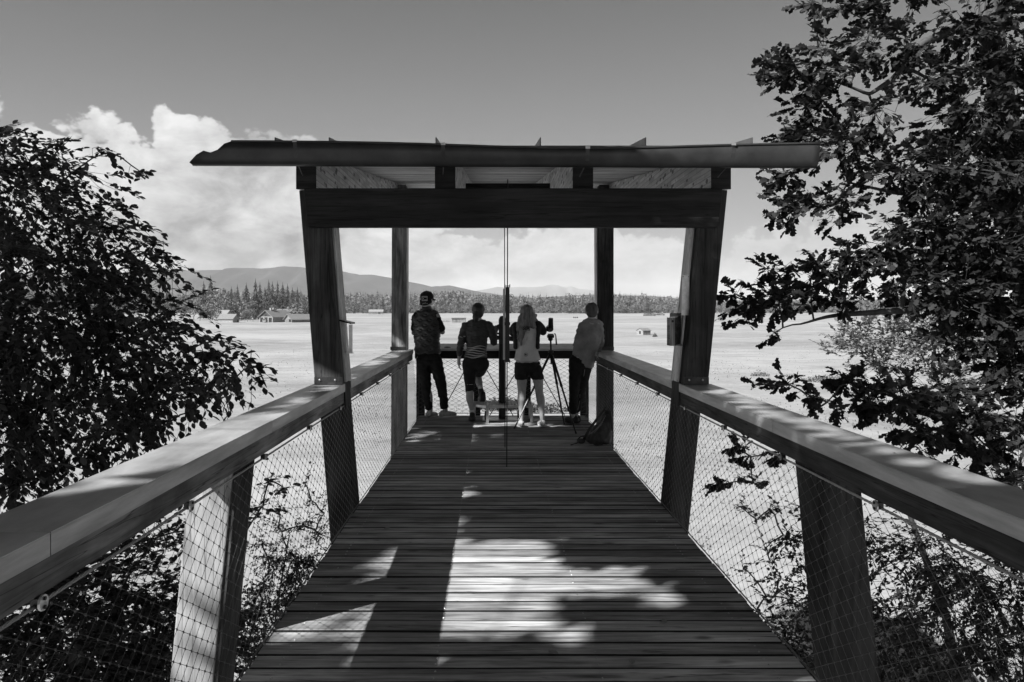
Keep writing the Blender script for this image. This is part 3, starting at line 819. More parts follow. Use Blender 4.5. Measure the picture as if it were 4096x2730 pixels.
tree_from_blobs('dark leafy tree beside the left railing, its rounded leaves against the clouds', 'tree', None,
    [(-6.4,6.6,-7.7,.22),(-6.1,6.5,-3,.18),(-5.6,6.4,.2,.13),(-5.0,6.4,1.8,.07),(-4.6,6.6,3.0,.03)], left_blobs, LEAF, MT['leaf'], .066, 13, .32, 64,
    droop=.22, flat=.30, keepout=off_deck, seed=11)
# lower boughs of a second tree, below rail height on the left
low_l = DB([(350,1240,5.4,.26),(430,1220,5.5,.16),(150,1330,4.9,.42),(280,1360,5.0,.4),(390,1400,5.1,.3),(60,1460,4.6,.5),(220,1500,4.7,.5),(350,1520,4.8,.4),(480,1480,5.1,.2),
    (60,1600,4.3,.5),(300,1640,4.5,.5),(100,1400,5.6,.5),(250,1450,5.8,.5),(380,1480,5.8,.4),(150,1550,5.4,.5),(330,1580,5.5,.45),(430,1560,5.2,.3),(620,1105,5.8,.09),(650,1120,5.9,.08),(605,1160,5.7,.12),(560,1230,5.6,.10),(180,1200,5.3,.2),(560,1500,5.4,.26),(600,1400,5.6,.16),(-80,1400,4.6,.5)])
tree_from_blobs('lower spreading tree under the left railing, seen down through the wire net', 'tree', None,
    [(-4.6,5.2,-7.7,.14),(-4.3,5.2,-4,.11),(-3.9,5.2,-2,.08),(-3.4,5.1,-.6,.04)], low_l, LEAF, MT['leaf'], .056, 12, .26, 74,
    droop=.12, flat=.30, keepout=off_deck, seed=12)
# --- right oak
right_blobs = DB([(1760,140,7,.12),(1830,160,7,.16),(1870,200,7,.16),(1740,190,7,.08),(1830,300,6.9,.14),(1970,150,7,.14),(2180,330,8,.4),(2300,480,8,.5),(2280,640,8,.4),(2180,560,8,.3),(2340,300,8,.4),(2340,780,8,.4),(2120,620,7.6,.26),(1745,165,7,.13),(1785,130,7,.09),(1800,185,7,.13),(1850,250,7,.2),(1900,170,7,.2),(1880,110,7,.12),(1860,10,7,.12),(1930,20,7.2,.18),(2010,30,7.2,.2),(1990,110,7.1,.2),
    (1850,340,6.9,.24),(1800,400,6.8,.17),(1820,470,6.8,.22),(1800,330,6.8,.12),(1930,330,7,.28),(2010,260,7,.22),(2060,400,7,.32),(1920,470,6.9,.24),(2130,180,7.2,.28),(2080,110,7.2,.2),
    (2240,60,7.3,.36),(2340,150,7.3,.42),(2240,260,7.2,.4),(2330,400,7.2,.5),(2180,400,7,.36),(2140,520,7,.34),(2270,560,7,.45),(2370,600,7,.4),
    (1685,680,6.6,.11),(1730,700,6.6,.16),(1790,690,6.6,.22),(1775,620,6.6,.14),(1860,660,6.7,.22),(1880,600,6.7,.10),(1955,600,6.8,.26),(2040,560,6.9,.24),(1940,690,6.8,.16),
    (2080,650,6.9,.28),(2190,680,7,.36),(2320,720,7,.42),(1780,765,6.6,.08),(1715,740,6.6,.08),(2200,790,7,.24),(2330,850,7,.4),(2340,990,6.8,.4),
    (1730,885,6.2,.07),(1815,885,6.2,.11),(1850,905,6.2,.09),(1950,880,6.3,.16),(1900,925,6.2,.1),(2000,930,6.3,.2),(2080,920,6.4,.25),(2170,900,6.5,.28),(2230,990,6.5,.3),(2130,1000,6.4,.2),(2330,1100,6.3,.25),
    (1690,1030,6.6,.10),(1725,1050,6.6,.07),(1675,1110,6.5,.09),(1730,1110,6.5,.08),(1790,1040,6.5,.10),(2450,400,7,.6),(2450,800,7,.6),(2100,-40,7.2,.3),(2350,-20,7.3,.4)])
oak_boughs = [DB([(2500,770,8.2,.07),(2353,712,7.6,.05),(2200,690,7.3,.035),(2080,705,7.0,.024),(1950,730,6.8,.015),(1840,745,6.7,.008)]),
    DB([(2500,560,8.0,.06),(2353,495,7.6,.045),(2250,462,7.4,.03),(2120,440,7.2,.018),(1950,420,7.0,.009)]),
    DB([(2500,300,8.0,.06),(2330,180,7.7,.045),(2230,60,7.5,.035),(2120,100,7.3,.028),(2040,190,7.2,.020),(1990,215,7.1,.012),(1900,180,7.0,.007)]),
    DB([(2500,1010,7.6,.05),(2353,1000,7.2,.035),(2200,960,6.8,.02),(2000,930,6.5,.009)])]
tree_from_blobs('dark oak tree beside the right railing with lobed leaves and bare dark limbs', 'tree', None,
    [(6.2,8.0,-7.7,.30),(6.0,7.9,-3,.25),(5.5,7.7,.5,.19),(5.0,7.6,3.0,.13),(4.6,7.5,5.5,.06)], right_blobs, OAK, MT['oakleaf'], .088, 10, .15, 140,
    droop=-.1, flat=.5, rise=.55, zf=.72, boughs=oak_boughs, keepout=off_deck, rosette=.75, seed=21)
# layered small-leaved tree lower right
low_r = DB([(1850,1180,7.6,.14),(1700,1165,7.6,.06),(1780,1350,7.3,.14),(1850,1400,7.2,.18),(1900,1290,7.3,.2),(1930,1520,7.0,.25),(1820,1240,7.4,.14),(1770,1170,7.5,.12),(1740,1195,7.5,.10),(1800,1230,7.4,.16),(1760,1260,7.4,.10),(1830,1300,7.2,.16),(1770,1290,7.2,.08),(1900,1230,7.3,.2),(1990,1250,7.2,.3),(2080,1320,7,.32),(2180,1300,7,.36),(2280,1380,6.8,.4),
    (2100,1440,6.8,.36),(2230,1500,6.6,.4),(2340,1300,6.8,.3),(2350,1500,6.6,.4),(2000,1400,7,.24),(2020,1520,6.8,.26),(2150,1580,6.6,.34),(1960,1330,7,.16),(2330,1180,6.9,.2),(2250,1200,6.9,.2),
    (2150,1080,7.0,.3),(2300,1120,7.0,.3),(2060,1060,7.1,.2),(2350,1620,6.5,.4),(1880,1180,7.3,.1),(2100,1250,8.2,.4),(2230,1330,8.4,.45),(2150,1400,8.2,.45),(2300,1460,8,.5),(2180,1540,7.8,.45),(2060,1480,8,.35),(1990,1560,7.6,.3),(2330,1240,8.4,.4),(1930,1440,7.4,.16),(1900,1360,7.6,.14)])
tree_from_blobs('small-leaved tree with flat layered boughs below the right railing', 'tree', None,
    [(6.6,8.4,-7.7,.16),(6.3,8.2,-4,.12),(5.7,8,-1.8,.07),(5.2,7.8,-.6,.03)], low_r, SMALL, MT['leaf'], .056, 14, .30, 72,
    droop=.05, flat=.22, keepout=off_deck, seed=31, singles=0)
# pale sunlit young tree further out on the right
pale = DB([(1985,770,12,.5),(2060,740,12,.45),(2100,800,12,.5),(2010,830,12,.35),(1940,790,12,.25),(2160,760,12,.5),(2200,860,12,.5),(2050,700,12,.2)])
tree_from_blobs('pale sunlit young tree out beyond the oak, right of the shelter', 'tree', None,
    [(8.5,13.5,-7.7,.10),(7.5,13,-3.5,.07),(6.6,12.5,-1.6,.035),(6.2,12.2,-.6,.015)], pale, SMALL, MT['paleleaf'], .075, 13, .35, 70, droop=.1, flat=.4, seed=41, singles=0)
# fine-leaved saplings
sap_l = DB([(640,1440,6.6,.22),(600,1360,6.8,.16),(680,1380,6.8,.2),(720,1300,7.0,.16),(660,1290,7.0,.16),(700,1210,7.2,.10),(740,1230,7.2,.09),(640,1210,7.2,.08),(715,1150,7.3,.06),(645,1165,7.3,.05),(700,1110,7.4,.035),(590,1500,6.4,.2),(540,1450,6.5,.16),(740,1330,7.0,.10),(745,1180,7.3,.05),(620,1300,7,.14),(690,1440,6.9,.2),(720,1400,7,.14),(570,1420,6.8,.16),(620,1500,6.7,.2),(670,1340,7.1,.18),(600,1250,7,.08)])
def flip(lst, dx): return lst
tree_from_blobs('fine-leaved sapling rising below the left edge of the deck', 'sapling', None,
    [(-1.75,7.0,-7.7,.05),(-1.8,7.0,-3,.022),(-1.95,7.1,-1.2,.008),(-1.85,7.2,-.5,.005)], sap_l, SMALL, MT['leaf'],   .033, 16, .24, 250, droop=-.15, flat=.6, keepout=off_deck, seed=51, singles=0, tw=.0015)
sap_r = DB([(1740,1500,6.2,.12),(1790,1420,6.4,.14),(1800,1500,6.2,.2),(1760,1370,6.6,.09),(1715,1310,6.8,.05),(1790,1330,6.6,.08),(1850,1450,6.3,.14),(1870,1540,6.1,.2),(1740,1400,6.5,.06),(1820,1380,6.5,.12),(1830,1500,6.2,.2),(1760,1450,6.3,.12),(1800,1560,6.1,.22)])
tree_from_blobs('thin sapling with sparse leaves at the lower right edge of the deck', 'sapling', None,
    [(2.4,6.6,-7.7,.04),(2.35,6.5,-3,.022),(2.3,6.4,-1.6,.012),(2.2,6.5,-1.0,.006)], sap_r, LEAF, MT['leaf'], .036, 12, .24, 150, droop=-.1, flat=.5, keepout=off_deck, seed=52, singles=0, tw=.0015)
# --- big overhanging tree behind and left of the camera: it shades the deck (only its shadow is seen)
rg = np.random.default_rng(77); ob = []
for i in range(285):
    z = rg.uniform(5.0, 8.2); xd = rg.uniform(-3.2, 3.6); yd = rg.uniform(-1.5, 17)
    ob.append((xd-SX*z, yd-SY*z, z, .62))
def ov_keep(P_):
    x, y, z = P_[:, 0], P_[:, 1], P_[:, 2]
    vis = (y > 0) & (z-CH < .42*y+.15)
    return ~(vis | (z < 3.6))
tree_from_blobs('tall broad tree behind the viewer whose crown overhangs the deck from the left', 'tree', None,
    [(-9.8,.6,-7.7,.42),(-9.6,.7,-2,.34),(-9.2,.8,2.5,.24),(-8.6,1.0,4.6,.12),(-8.0,1.2,5.8,.06)], ob, SMALL, MT['leaf'], .22, 8, .45, 46,
    droop=.1, flat=.5, keepout=ov_keep, hole=lit_hole, seed=61, singles=0, tw=0)

# ---------------------------------------------------------------- far forest
def conifer_mesh(seed, slim=.16, layers=13, bare=.06, n=9):
    r = random.Random(seed); V = []; F = []
    for j in range(layers):
        t = j/(layers-1); z = bare+(1-bare)*t*.97; rad = slim*(1-t)**.75*r.uniform(.65, 1.25)+.008
        c = len(V); V.append((0, 0, z+.12*(1-t*.5)))
        for k in range(n*2):
            a = math.pi*k/n+j*.7; rr = rad*(r.uniform(.85, 1.15) if k % 2 else r.uniform(.35, .55))
            V.append((math.cos(a)*rr, math.sin(a)*rr, z-(.045 if k % 2 else .0)+r.uniform(-.03, .03)))
        for k in range(n*2): F.append((c, c+1+k, c+1+(k+1) % (n*2)))
    return V, F
def broad_mesh(seed, w_=.34, nq=330, qs=1.):
    r = random.Random(seed); V = []; F = []
    cl = [(r.gauss(0, w_*.42), r.gauss(0, w_*.42), r.uniform(.28, .86), r.uniform(.12, .2)) for _ in range(11)]+[(0, 0, .55, .28)]
    for k in range(nq):
        cx, cy, cz_, cr = r.choice(cl); v = Vector((r.gauss(0, 1), r.gauss(0, 1), r.gauss(0, 1))).normalized()
        p = Vector((cx, cy, cz_))+v*cr*r.uniform(.7, 1); 
        if p.z > 1: continue
        t = v.orthogonal().normalized(); b = v.cross(t); s_ = r.uniform(.025, .05)*qs; a = r.uniform(0, 3); t2 = t*math.cos(a)+b*math.sin(a); b2 = v.cross(t2)
        i = len(V); V += [tuple(p+t2*s_), tuple(p+b2*s_*.8+v*.01), tuple(p-t2*s_), tuple(p-b2*s_*.8+v*.01)]; F.append((i, i+1, i+2, i+3))
    return V, F
def trunk_mesh(h=.6, r=.012):
    m_ = MB().tube([(0, 0, 0), (0, 0, h)], [r, r*.5], 6); return m_.v, m_.f
def mk(name, vf, m): 
    me = bpy.data.meshes.new(name); me.from_pydata(vf[0], [], vf[1]); me.materials.append(m); return me
con = [conifer_mesh(i, .16+.02*(i % 3), 13, .04+.05*(i % 2)) for i in range(5)]; bro = [broad_mesh(i) for i in range(5)]
con_j = [conifer_mesh(i+20, .17+.02*(i % 3), 9, .04, 6) for i in range(6)]; bro_j = [broad_mesh(i+20, .34, 130, 1.6) for i in range(6)]
con_m = [mk('crown', c, MT['fardark']) for c in con]; bro_m = [mk('crown', c, MT['farleaf']) for c in bro]
tr_m = mk('trunk', trunk_mesh(), MT['bark'])
rd = random.Random(5)
def where(px):
    for lim, w_ in ((740, 'behind the left tree'), (1215, 'left of the left front pillar'), (1370, 'right behind the left front pillar'), (1570, 'between the two left pillars'), (1650, 'beside the left rear pillar'), (1800, 'behind the capped man'),
                    (1960, 'behind the woman on the step'), (2060, 'beside the thin rods'), (2200, 'behind the long-haired woman'), (2390, 'behind the man in the grey shirt'), (2460, 'beside the right rear pillar'), (2720, 'between the two right pillars'), (2900, 'behind the right front pillar')):
        if px < lim: return w_
    return 'behind the oak branches'
def far_tree(kind, x, y, h, label, group, wscale=1.0):
    o = empty('conifer' if kind == 'c' else 'broadleaf_tree', (x, y, gz(y, x)-.2), label, 'tree', group)
    k = rd.randrange(5)
    for nm, me in (('trunk', tr_m), ('crown', (con_m if kind == 'c' else bro_m)[k])):
        c = bpy.data.objects.new(nm, me); col.objects.link(c); c.parent = o; c.scale = (h*wscale, h*wscale, h); c.rotation_euler.z = rd.uniform(0, 6.3)
    return o
def top_px(px):     # forest skyline in photo pixels
    pts = [(-900,1150),(0,1150),(740,1165),(820,1150),(1000,1158),(1040,1146),(1130,1148),(1240,1166),(1330,1172),(1560,1166),(1640,1164),(1700,1158),(1820,1156),(1850,1168),(1900,1160),(1960,1170),(2050,1180),(2130,1172),(2180,1180),(2280,1172),(2380,1170),(2450,1168),(2600,1176),(2750,1184),(2900,1195),(3300,1190),(4100,1186),(5000,1186)]
    for (a, b), (c, d) in zip(pts, pts[1:]):
        if px <= c: return b+(d-b)*(px-a)/(c-a)
    return 1186
SV = {'c': ([], []), 'b': ([], [])}
def join_tree(kind, x, y, z, h, ws=1.):
    V0, F0 = rd.choice(con_j if kind == 'c' else bro_j)
    a = rd.uniform(0, 6.28); ca, sa = math.cos(a), math.sin(a); V, F = SV[kind]; b = len(V)
    V += [(x+(vx*ca-vy*sa)*h*ws, y+(vx*sa+vy*ca)*h*ws, z+vz*h) for vx, vy, vz in V0]
    F += [tuple(b+i for i in f) for f in F0]
cnt = 0
# front rows as single trees
for row, (Dm, step, hmin, hmax, pc) in enumerate(((950, 7.5, 8, 15, .2), (972, 7.5, 15, 25, .5))):
    x = -330
    while x < 430:
        x += step*rd.uniform(.6, 1.5); y = Dm+rd.uniform(-8, 12)+max(0, abs(x)-300)*.2
        px = VX+x/y*FPX; maxh = (VY-top_px(px))/FPX*y+CH-gz(y, x)
        kind = 'c' if rd.random() < pc else 'b'; h = min(rd.uniform(hmin, hmax), maxh*.97)
        far_tree(kind, x, y, h, ('dark conifer at the forest edge, ' if kind == 'c' else 'pale rounded tree at the forest edge, ')+where(px), 'trees of the distant forest edge')
        cnt += 1
# rows behind: joined masses
for Dm, step, pc in ((958, 6, .0), (990, 5.5, .3), (1010, 5, .6), (1030, 5, .7), (1050, 5, .75), (1080, 5, .8), (1120, 5, .8), (1170, 5, .85), (1230, 5, .9)):
    x = -900
    while x < 1150:
        x += step*rd.uniform(.6, 1.5); y = Dm+rd.uniform(-14, 14)
        px = VX+x/y*FPX; z = gz(y, x)-.3
        maxh = (VY-top_px(px))/FPX*y+CH-z
        kind = 'c' if rd.random() < pc else 'b'
        if kind == 'b' and Dm > 1100: kind = 'c'
        h = maxh*(rd.uniform(.74, 1.0)+.12*mnoise.noise(Vector((x*.02, Dm, 0)))+(.12 if rd.random() < .06 else 0)) if Dm > 1020 else maxh*rd.uniform(.5, .85)
        join_tree(kind, x, y, z, h if Dm > 960 else min(h, rd.uniform(5, 9)), .85 if Dm > 960 else 1.3)
for x in list(np.arange(-900, -330, 9))+list(np.arange(440, 1150, 9)):
    join_tree(rd.choice('cb'), x+rd.uniform(-3, 3), 965+rd.uniform(-8, 8), gz(965, x)-.3, rd.uniform(12, 22))
fb = np_mesh('forest', SV['c'][0], SV['c'][1], MT['fardark'], None, False, 'stuff'); tag(fb, 'dark conifer forest rising behind the front trees across the meadow', 'forest')
fb = np_mesh('forest', SV['b'][0], SV['b'][1], MT['farleaf'], None, False, 'stuff'); tag(fb, 'paler broadleaf trees mixed into the far forest', 'forest')
# trees around the farm at the left (450 m away)
for i, (px, Dm, h, kind) in enumerate([(735,500,14,'b'),(775,520,18,'b'),(815,560,27,'c'),(842,540,30,'c'),(800,480,13,'b'),(850,500,17,'b'),(880,490,13,'b'),(905,500,16,'b'),(925,520,22,'c'),(950,540,24,'c'),(965,500,16,'b'),
        (985,530,25,'c'),(1000,500,12,'b'),(1022,540,28,'c'),(1040,560,26,'c'),(1060,530,22,'c'),(1075,560,28,'c'),(1090,540,26,'c'),(1110,560,27,'c'),(1130,560,26,'c'),(1150,555,25,'c'),(1170,540,22,'c'),(1190,530,22,'c'),(1105,500,11,'b'),
        (1175,480,12,'b'),(1222,462,14,'c'),(1235,500,15,'c'),(1245,520,16,'c'),(700,500,16,'b'),(670,520,20,'c'),(1012,468,9,'b'),(990,462,8,'b'),(980,458,7,'b'),(1130,470,8,'c'),(1215,490,11,'b'),(870,470,9,'b'),(640,500,14,'b')]):
    far_tree(kind, (px-VX)/FPX*Dm, Dm, h, ('tall dark conifer ' if h > 24 else 'short dark conifer ' if kind == 'c' else 'big pale round tree ' if h > 13 else 'small pale round tree ')+('left of the small house' if px < 915 else 'between the small house and the farmhouse' if px < 1020 else 'above the farmhouse roof' if px < 1105 else 'above the low barn' if px < 1185 else 'right of the low barn'), 'trees around the farm', 1.15 if kind == 'c' else 1.0)
far_tree('c', (2590-VX)/FPX*900, 900, 20, 'broad dark tree standing forward of the forest edge, right of the rear pillar', None, 1.5)
# tufts of longer grass in the nearer meadow
rgt = np.random.default_rng(9); nt_ = 30000
dd = 17*np.exp(rgt.uniform(0, math.log(13), nt_)); aa = rgt.uniform(-.75, .75, nt_); tx = dd*aa; ty = dd
clump = np.array([mnoise.noise(Vector((x*.07, y*.05, 2))) for x, y in zip(tx, ty)])
kk = clump > rgt.uniform(-.35, .45, nt_); tx, ty = tx[kk], ty[kk]; nt_ = len(tx)
tz = np.array([gz(y, x)+(.35*mnoise.noise(Vector((x*.02, y*.008, 0))) if 60 < y < 1000 else 0) for x, y in zip(tx, ty)])
bz = np.stack([tx, ty, tz], 1); hh = rgt.uniform(.04, .15, nt_)*(1+tz*0); TV = []; 
for b in range(4):
    an = rgt.uniform(0, 6.28, nt_); ww = rgt.uniform(.03, .09, nt_); lean = rgt.uniform(.1, .5, nt_)*hh
    dx, dy = np.cos(an), np.sin(an)
    TV.append(np.stack([bz+np.stack([dx*ww, dy*ww, -.03+0*dx], 1), bz-np.stack([dx*ww, dy*ww, .03+0*dx], 1), bz+np.stack([dy*lean, -dx*lean, hh], 1)], 1))
TV = np.concatenate(TV).reshape(-1, 3)
tag(np_mesh('grass_tufts', TV, np.arange(len(TV)).reshape(-1, 3), leafmat('grass blade', .12, .36, .8, .3, .1), None, False, 'stuff'), 'tufts of longer grass scattered over the nearer meadow', 'grass')
# bushes in the meadow
def bush(px, py, w_, h, label, m='farleaf', dens=420):
    Dm = None
    for d in np.arange(40, 900, 1.0):
        if VY+(CH-gz(d))/d*FPX <= py: Dm = d; break
    x = (px-VX)/FPX*Dm; r = random.Random(int(px)); V = []; F = []
    for k in range(dens):
        a = r.uniform(0, 6.28); q = math.sqrt(r.random()); u = r.random()
        p = Vector((math.cos(a)*q*w_/2, math.sin(a)*q*w_/3, h*u*(1-.55*q*q)*r.uniform(.6, 1))); s_ = h*.07*r.uniform(.6, 1.5)
        v = Vector((r.gauss(0, 1), r.gauss(0, 1), r.gauss(0, 1))).normalized(); t = v.orthogonal().normalized()*s_; b = v.cross(t)
        i = len(V); V += [tuple(p+t), tuple(p+b), tuple(p-t), tuple(p-b)]; F.append((i, i+1, i+2, i+3))
    V = [(a+x, b+Dm, c+gz(Dm, x)-.1) for a, b, c in V]
    return tag(mesh_obj('bush', V, F, MT[m], None, loc=(x, Dm, gz(Dm, x))), label, 'bush')
bush(3040, 1508, 2.6, 1.1, 'round grey bush in the meadow, first to the right of the shelter', 'farleaf')
bush(3160, 1512, 3.0, .7, 'low wide bush in the meadow under the oak branches')
bush(3300, 1530, 5.5, 1.3, 'broad bush in the meadow farther right, partly behind oak leaves', 'farleaf', 900)
bush(2020, 1640, 5.5, 1.4, 'leafy bush on the grass below the far end of the deck', 'fardark', 1200)
bush(2180, 1652, 4.5, 1.0, 'low bush on the grass behind the step and tripod', 'fardark', 900)
bush(2619, 1350, 1.6, 1.6, 'small bush beside the nearer meadow hut')
bush(1786, 1288, 5.5, 1.2, 'bush at the left end of the long low hut')
bush(1758, 1287, 6, .6, 'very low hedge bush left of the long low hut')
bush(2585, 1265, 6, 3, 'bush at the far meadow edge below the broad dark tree')
bush(2605, 1265, 9, 4, 'wider bush at the far meadow edge, right of the broad dark tree')
bush(2640, 1263, 10, 3.5, 'low long bush at the far meadow edge left of the nest box')

# ================================================================ BUILDINGS IN THE MEADOW
MT['plaster'] = mottle('pale render wall', .18, .28, 2, .9)
MT['barnwood'] = wood('barn boarding', .12, .28, 2, .85, False)
MT['barndark'] = wood('dark barn boarding', .05, .12, 2, .85, False)
MT['tiles'] = mottle('roof tiles', .12, .20, 3, .8)
MT['opening'] = mat('dark opening', .012, .9)
def house(px0, px1, Dm, wall_h, ridge_h, depth, yaw, label, cat, wallm, roofm, over=.8, gable_m=None, openings=(), chimneys=(), windows=()):
    """gable front between px0 and px1 facing the deck, roof running back"""
    w_ = (px1-px0)/FPX*Dm; xc = ((px0+px1)/2-VX)/FPX*Dm; z = gz(Dm, xc)
    rt = empty('house' if cat != 'hut' else 'hut', (xc, Dm, z), label, cat); rt.rotation_euler.z = yaw
    h = w_/2
    def ob(nm, mb, m): 
        me = bpy.data.meshes.new(nm); me.from_pydata(mb.v, [], mb.f); me.materials.append(m); o = bpy.data.objects.new(nm, me); col.objects.link(o); o.parent = rt; return o
    ob('wall', MB().box(-h, h, 0, depth, -.5, wall_h), wallm)
    ob('gable', MB().prism([(-h, wall_h+.002), (h, wall_h+.002), (0, ridge_h)], 1, .003, depth-.003), gable_m or wallm)
    for s in (-1, 1):
        e = over/h; xe = s*(h+over); ze = wall_h-(ridge_h-wall_h)*e
        q = [(0, -over, ridge_h+.02), (xe, -over, ze+.02), (xe, depth+over, ze+.02), (0, depth+over, ridge_h+.02)]
        q2 = [(a, b, c+.3) for a, b, c in q]
        ob('roof', MB().hexa(q+q2 if s > 0 else q[::-1]+q2[::-1]), roofm)
    for a, b, z0, z1 in openings: ob('doorway', MB().box(-h+a*w_, -h+b*w_, -.06, .0, z0, z1), MT['opening'])
    for a, b, z0, z1 in windows: ob('window', MB().box(-h+a*w_, -h+b*w_, -.09, -.02, z0, z1), MT['opening'])
    for x, y in chimneys: ob('chimney', MB().box(x-.5, x+.5, y-.5, y+.5, ridge_h-1.2, ridge_h+1.6), MT['plaster'])
    return rt
house(1030, 1098, 450, 3.2, 6.6, 16, -.45, 'farmhouse with dark boarded gable over three open bays', 'farmhouse', MT['plaster'], MT['tiles'], 1.0, MT['barndark'],
      [(.06,.30,.0,2.7),(.38,.62,.0,2.8),(.70,.94,.0,2.6)], [(0, 4), (.3, 6)], [(.42,.48,3.6,4.6),(.52,.58,3.6,4.6)])
house(1128, 1178, 445, 1.9, 4.4, 15, -.75, 'low barn with pale tiled roof at the right of the farm', 'barn', MT['barnwood'], MT['tiles'], .9, None, [(.6,.9,.2,1.8)])
house(920, 968, 440, 2.2, 4.5, 9, 1.35, 'small house with pale roof at the left of the farm', 'house', MT['plaster'], MT['tiles'], .6, None, [(.7,.8,.2,1.6)])
house(1085, 1140, 480, 3.8, 7.2, 14, -1.1, 'house half hidden behind the open-bayed farmhouse', 'house', MT['plaster'], MT['tiles'], .8, None, [], [(0, 6)])
house(900, 935, 480, 3.5, 6.5, 12, .9, 'house with bright roof hidden among the trees left of the farm', 'house', MT['plaster'], MT['tiles'], .8)
# white van parked by the farmhouse
van = empty('van', ((1056-VX)/FPX*440, 440, gz(440, -127)), 'small pale van parked in front of the farmhouse bays', 'van')
def sub(rt, nm, mb, m):
    me = bpy.data.meshes.new(nm); me.from_pydata(mb.v, [], mb.f); me.materials.append(m); o = bpy.data.objects.new(nm, me); col.objects.link(o); o.parent = rt; return o
sub(van, 'body', MB().prism([(-.9, .35), (.9, .35), (.92, 1.2), (.7, 2.0), (-.7, 2.0), (-.92, 1.2)], 1, 0, 4.2), MT['plaster'])
sub(van, 'rear_window', MB().box(-.6, .6, -.02, -.003, 1.25, 1.8), MT['opening'])
for x in (-.75, .75):
    for y in (.7, 3.4): sub(van, 'wheel', MB().tube([(x-.12, y, .34), (x+.12, y, .34)], .34, 12), MT['black'])
# long field shed far left of centre
def shed(px0, px1, Dm, h0, h1, depth, yaw, label, wallm, roofm, open_bays=(), name='hut'):
    w_ = (px1-px0)/FPX*Dm; xc = ((px0+px1)/2-VX)/FPX*Dm; z = gz(Dm, xc); h = w_/2
    rt = empty(name, (xc, Dm, z), label, 'hut'); rt.rotation_euler.z = yaw
    nb_ = max(4, int(w_/.9))
    for i in range(nb_):
        x0 = -h+w_*i/nb_; x1 = x0+w_/nb_-.03
        if any(a*w_-h-.01 < (x0+x1)/2 < b*w_-h+.01 for a, b in open_bays): continue
        hh = h0
        sub(rt, 'board', MB().box(x0, x1, 0, .08, -.3, hh), wallm)
    sub(rt, 'wall', MB().hexa([(-h,.2,-.3),(h,.2,-.3),(h,depth,-.3),(-h,depth,-.3),(-h,.2,h0-.02),(h,.2,h0-.02),(h,depth,h1-.02),(-h,depth,h1-.02)]), MT['barndark'])
    sub(rt, 'side_wall', MB().hexa([(-h-.06,0,-.3),(-h,0,-.3),(-h,depth,-.3),(-h-.06,depth,-.3),(-h-.06,0,h0),(-h,0,h0),(-h,depth,h1),(-h-.06,depth,h1)]), MT['plaster'] if wallm is MT['barndark'] else wallm)
    sub(rt, 'roof', MB().hexa([(-h-.3,-.4,h0),(h+.3,-.4,h0),(h+.3,depth+.3,h1),(-h-.3,depth+.3,h1),(-h-.3,-.4,h0+.22),(h+.3,-.4,h0+.22),(h+.3,depth+.3,h1+.22),(-h-.3,depth+.3,h1+.22)]), roofm)
    return rt
shed(1475, 1532, 850, 2.6, 5.0, 8, .12, 'long pale-roofed field barn at the edge of the far forest', MT['barnwood'], MT['plaster'], [(.62, .8)])
s1 = shed(1808, 1862, 440, 2.2, 2.5, 4, 0, 'long low hut with dark flat roof in the meadow, between the first two people', MT['barnwood'], MT['barndark'])
sub(s1, 'pole', MB().tube([(3.3, -.5, 0), (3.35, -.5, 4.2)], [.12, .02], 6), MT['barnwood'])
def hut(px0, px1, Dm, label):
    w_ = (px1-px0)/FPX*Dm; xc = ((px0+px1)/2-VX)/FPX*Dm; rt = empty('hut', (xc, Dm, gz(Dm, xc)), label, 'hut'); rt.rotation_euler.z = .5
    d = w_*.75; h = w_*.30
    for k in range(7):
        z0 = .05+k*(h*1.25)/7
        sub(rt, 'board', MB().box(-w_*.36, w_*.36, -.05, 0, z0, z0+h*1.25/7-.03), MT['barnwood'])
    sub(rt, 'wall', MB().box(-w_*.36, w_*.36, .01, d, -.2, h*1.25), MT['barndark'])
    sub(rt, 'gable', MB().prism([(0, 0), (d, 0), (d, h*1.25), (d/2, h*1.8), (0, h*1.25)], 0, -w_*.39, -w_*.36-.005), MT['plaster'])
    sub(rt, 'doorway', MB().box(-w_*.40, -w_*.392, d*.35, d*.6, h*.35, h*1.1), MT['opening'])
    for s in (0, 1):
        a = (-.25, h*1.25-.12) if s == 0 else (d+.25, h*1.25-.12)
        sub(rt, 'roof', MB().hexa([(-w_*.44,a[0],a[1]),(w_*.42,a[0],a[1]),(w_*.42,d/2,h*1.8),(-w_*.44,d/2,h*1.8),(-w_*.44,a[0],a[1]+.12),(w_*.42,a[0],a[1]+.12),(w_*.42,d/2,h*1.8+.12),(-w_*.44,d/2,h*1.8+.12)]), MT['tiles'])
    return rt
hut(2562, 2613, 275, 'small plank hut with pale gable alone in the meadow, left of the nest box')
hut(2875, 2899, 500, 'tiny distant hut in the meadow right of the leaning front pillar')
bl_ = empty('bale_stack', ((2303-VX)/FPX*600, 600, gz(600, 64)), 'small dark stack of hay bales in the far meadow', 'hay bales')
for k in range(3): sub(bl_, 'bale', MB().tube([(-1.5+k*1.35, -.6, .6), (-1.5+k*1.35, .6, .6)], .6, 10), MT['barndark'])
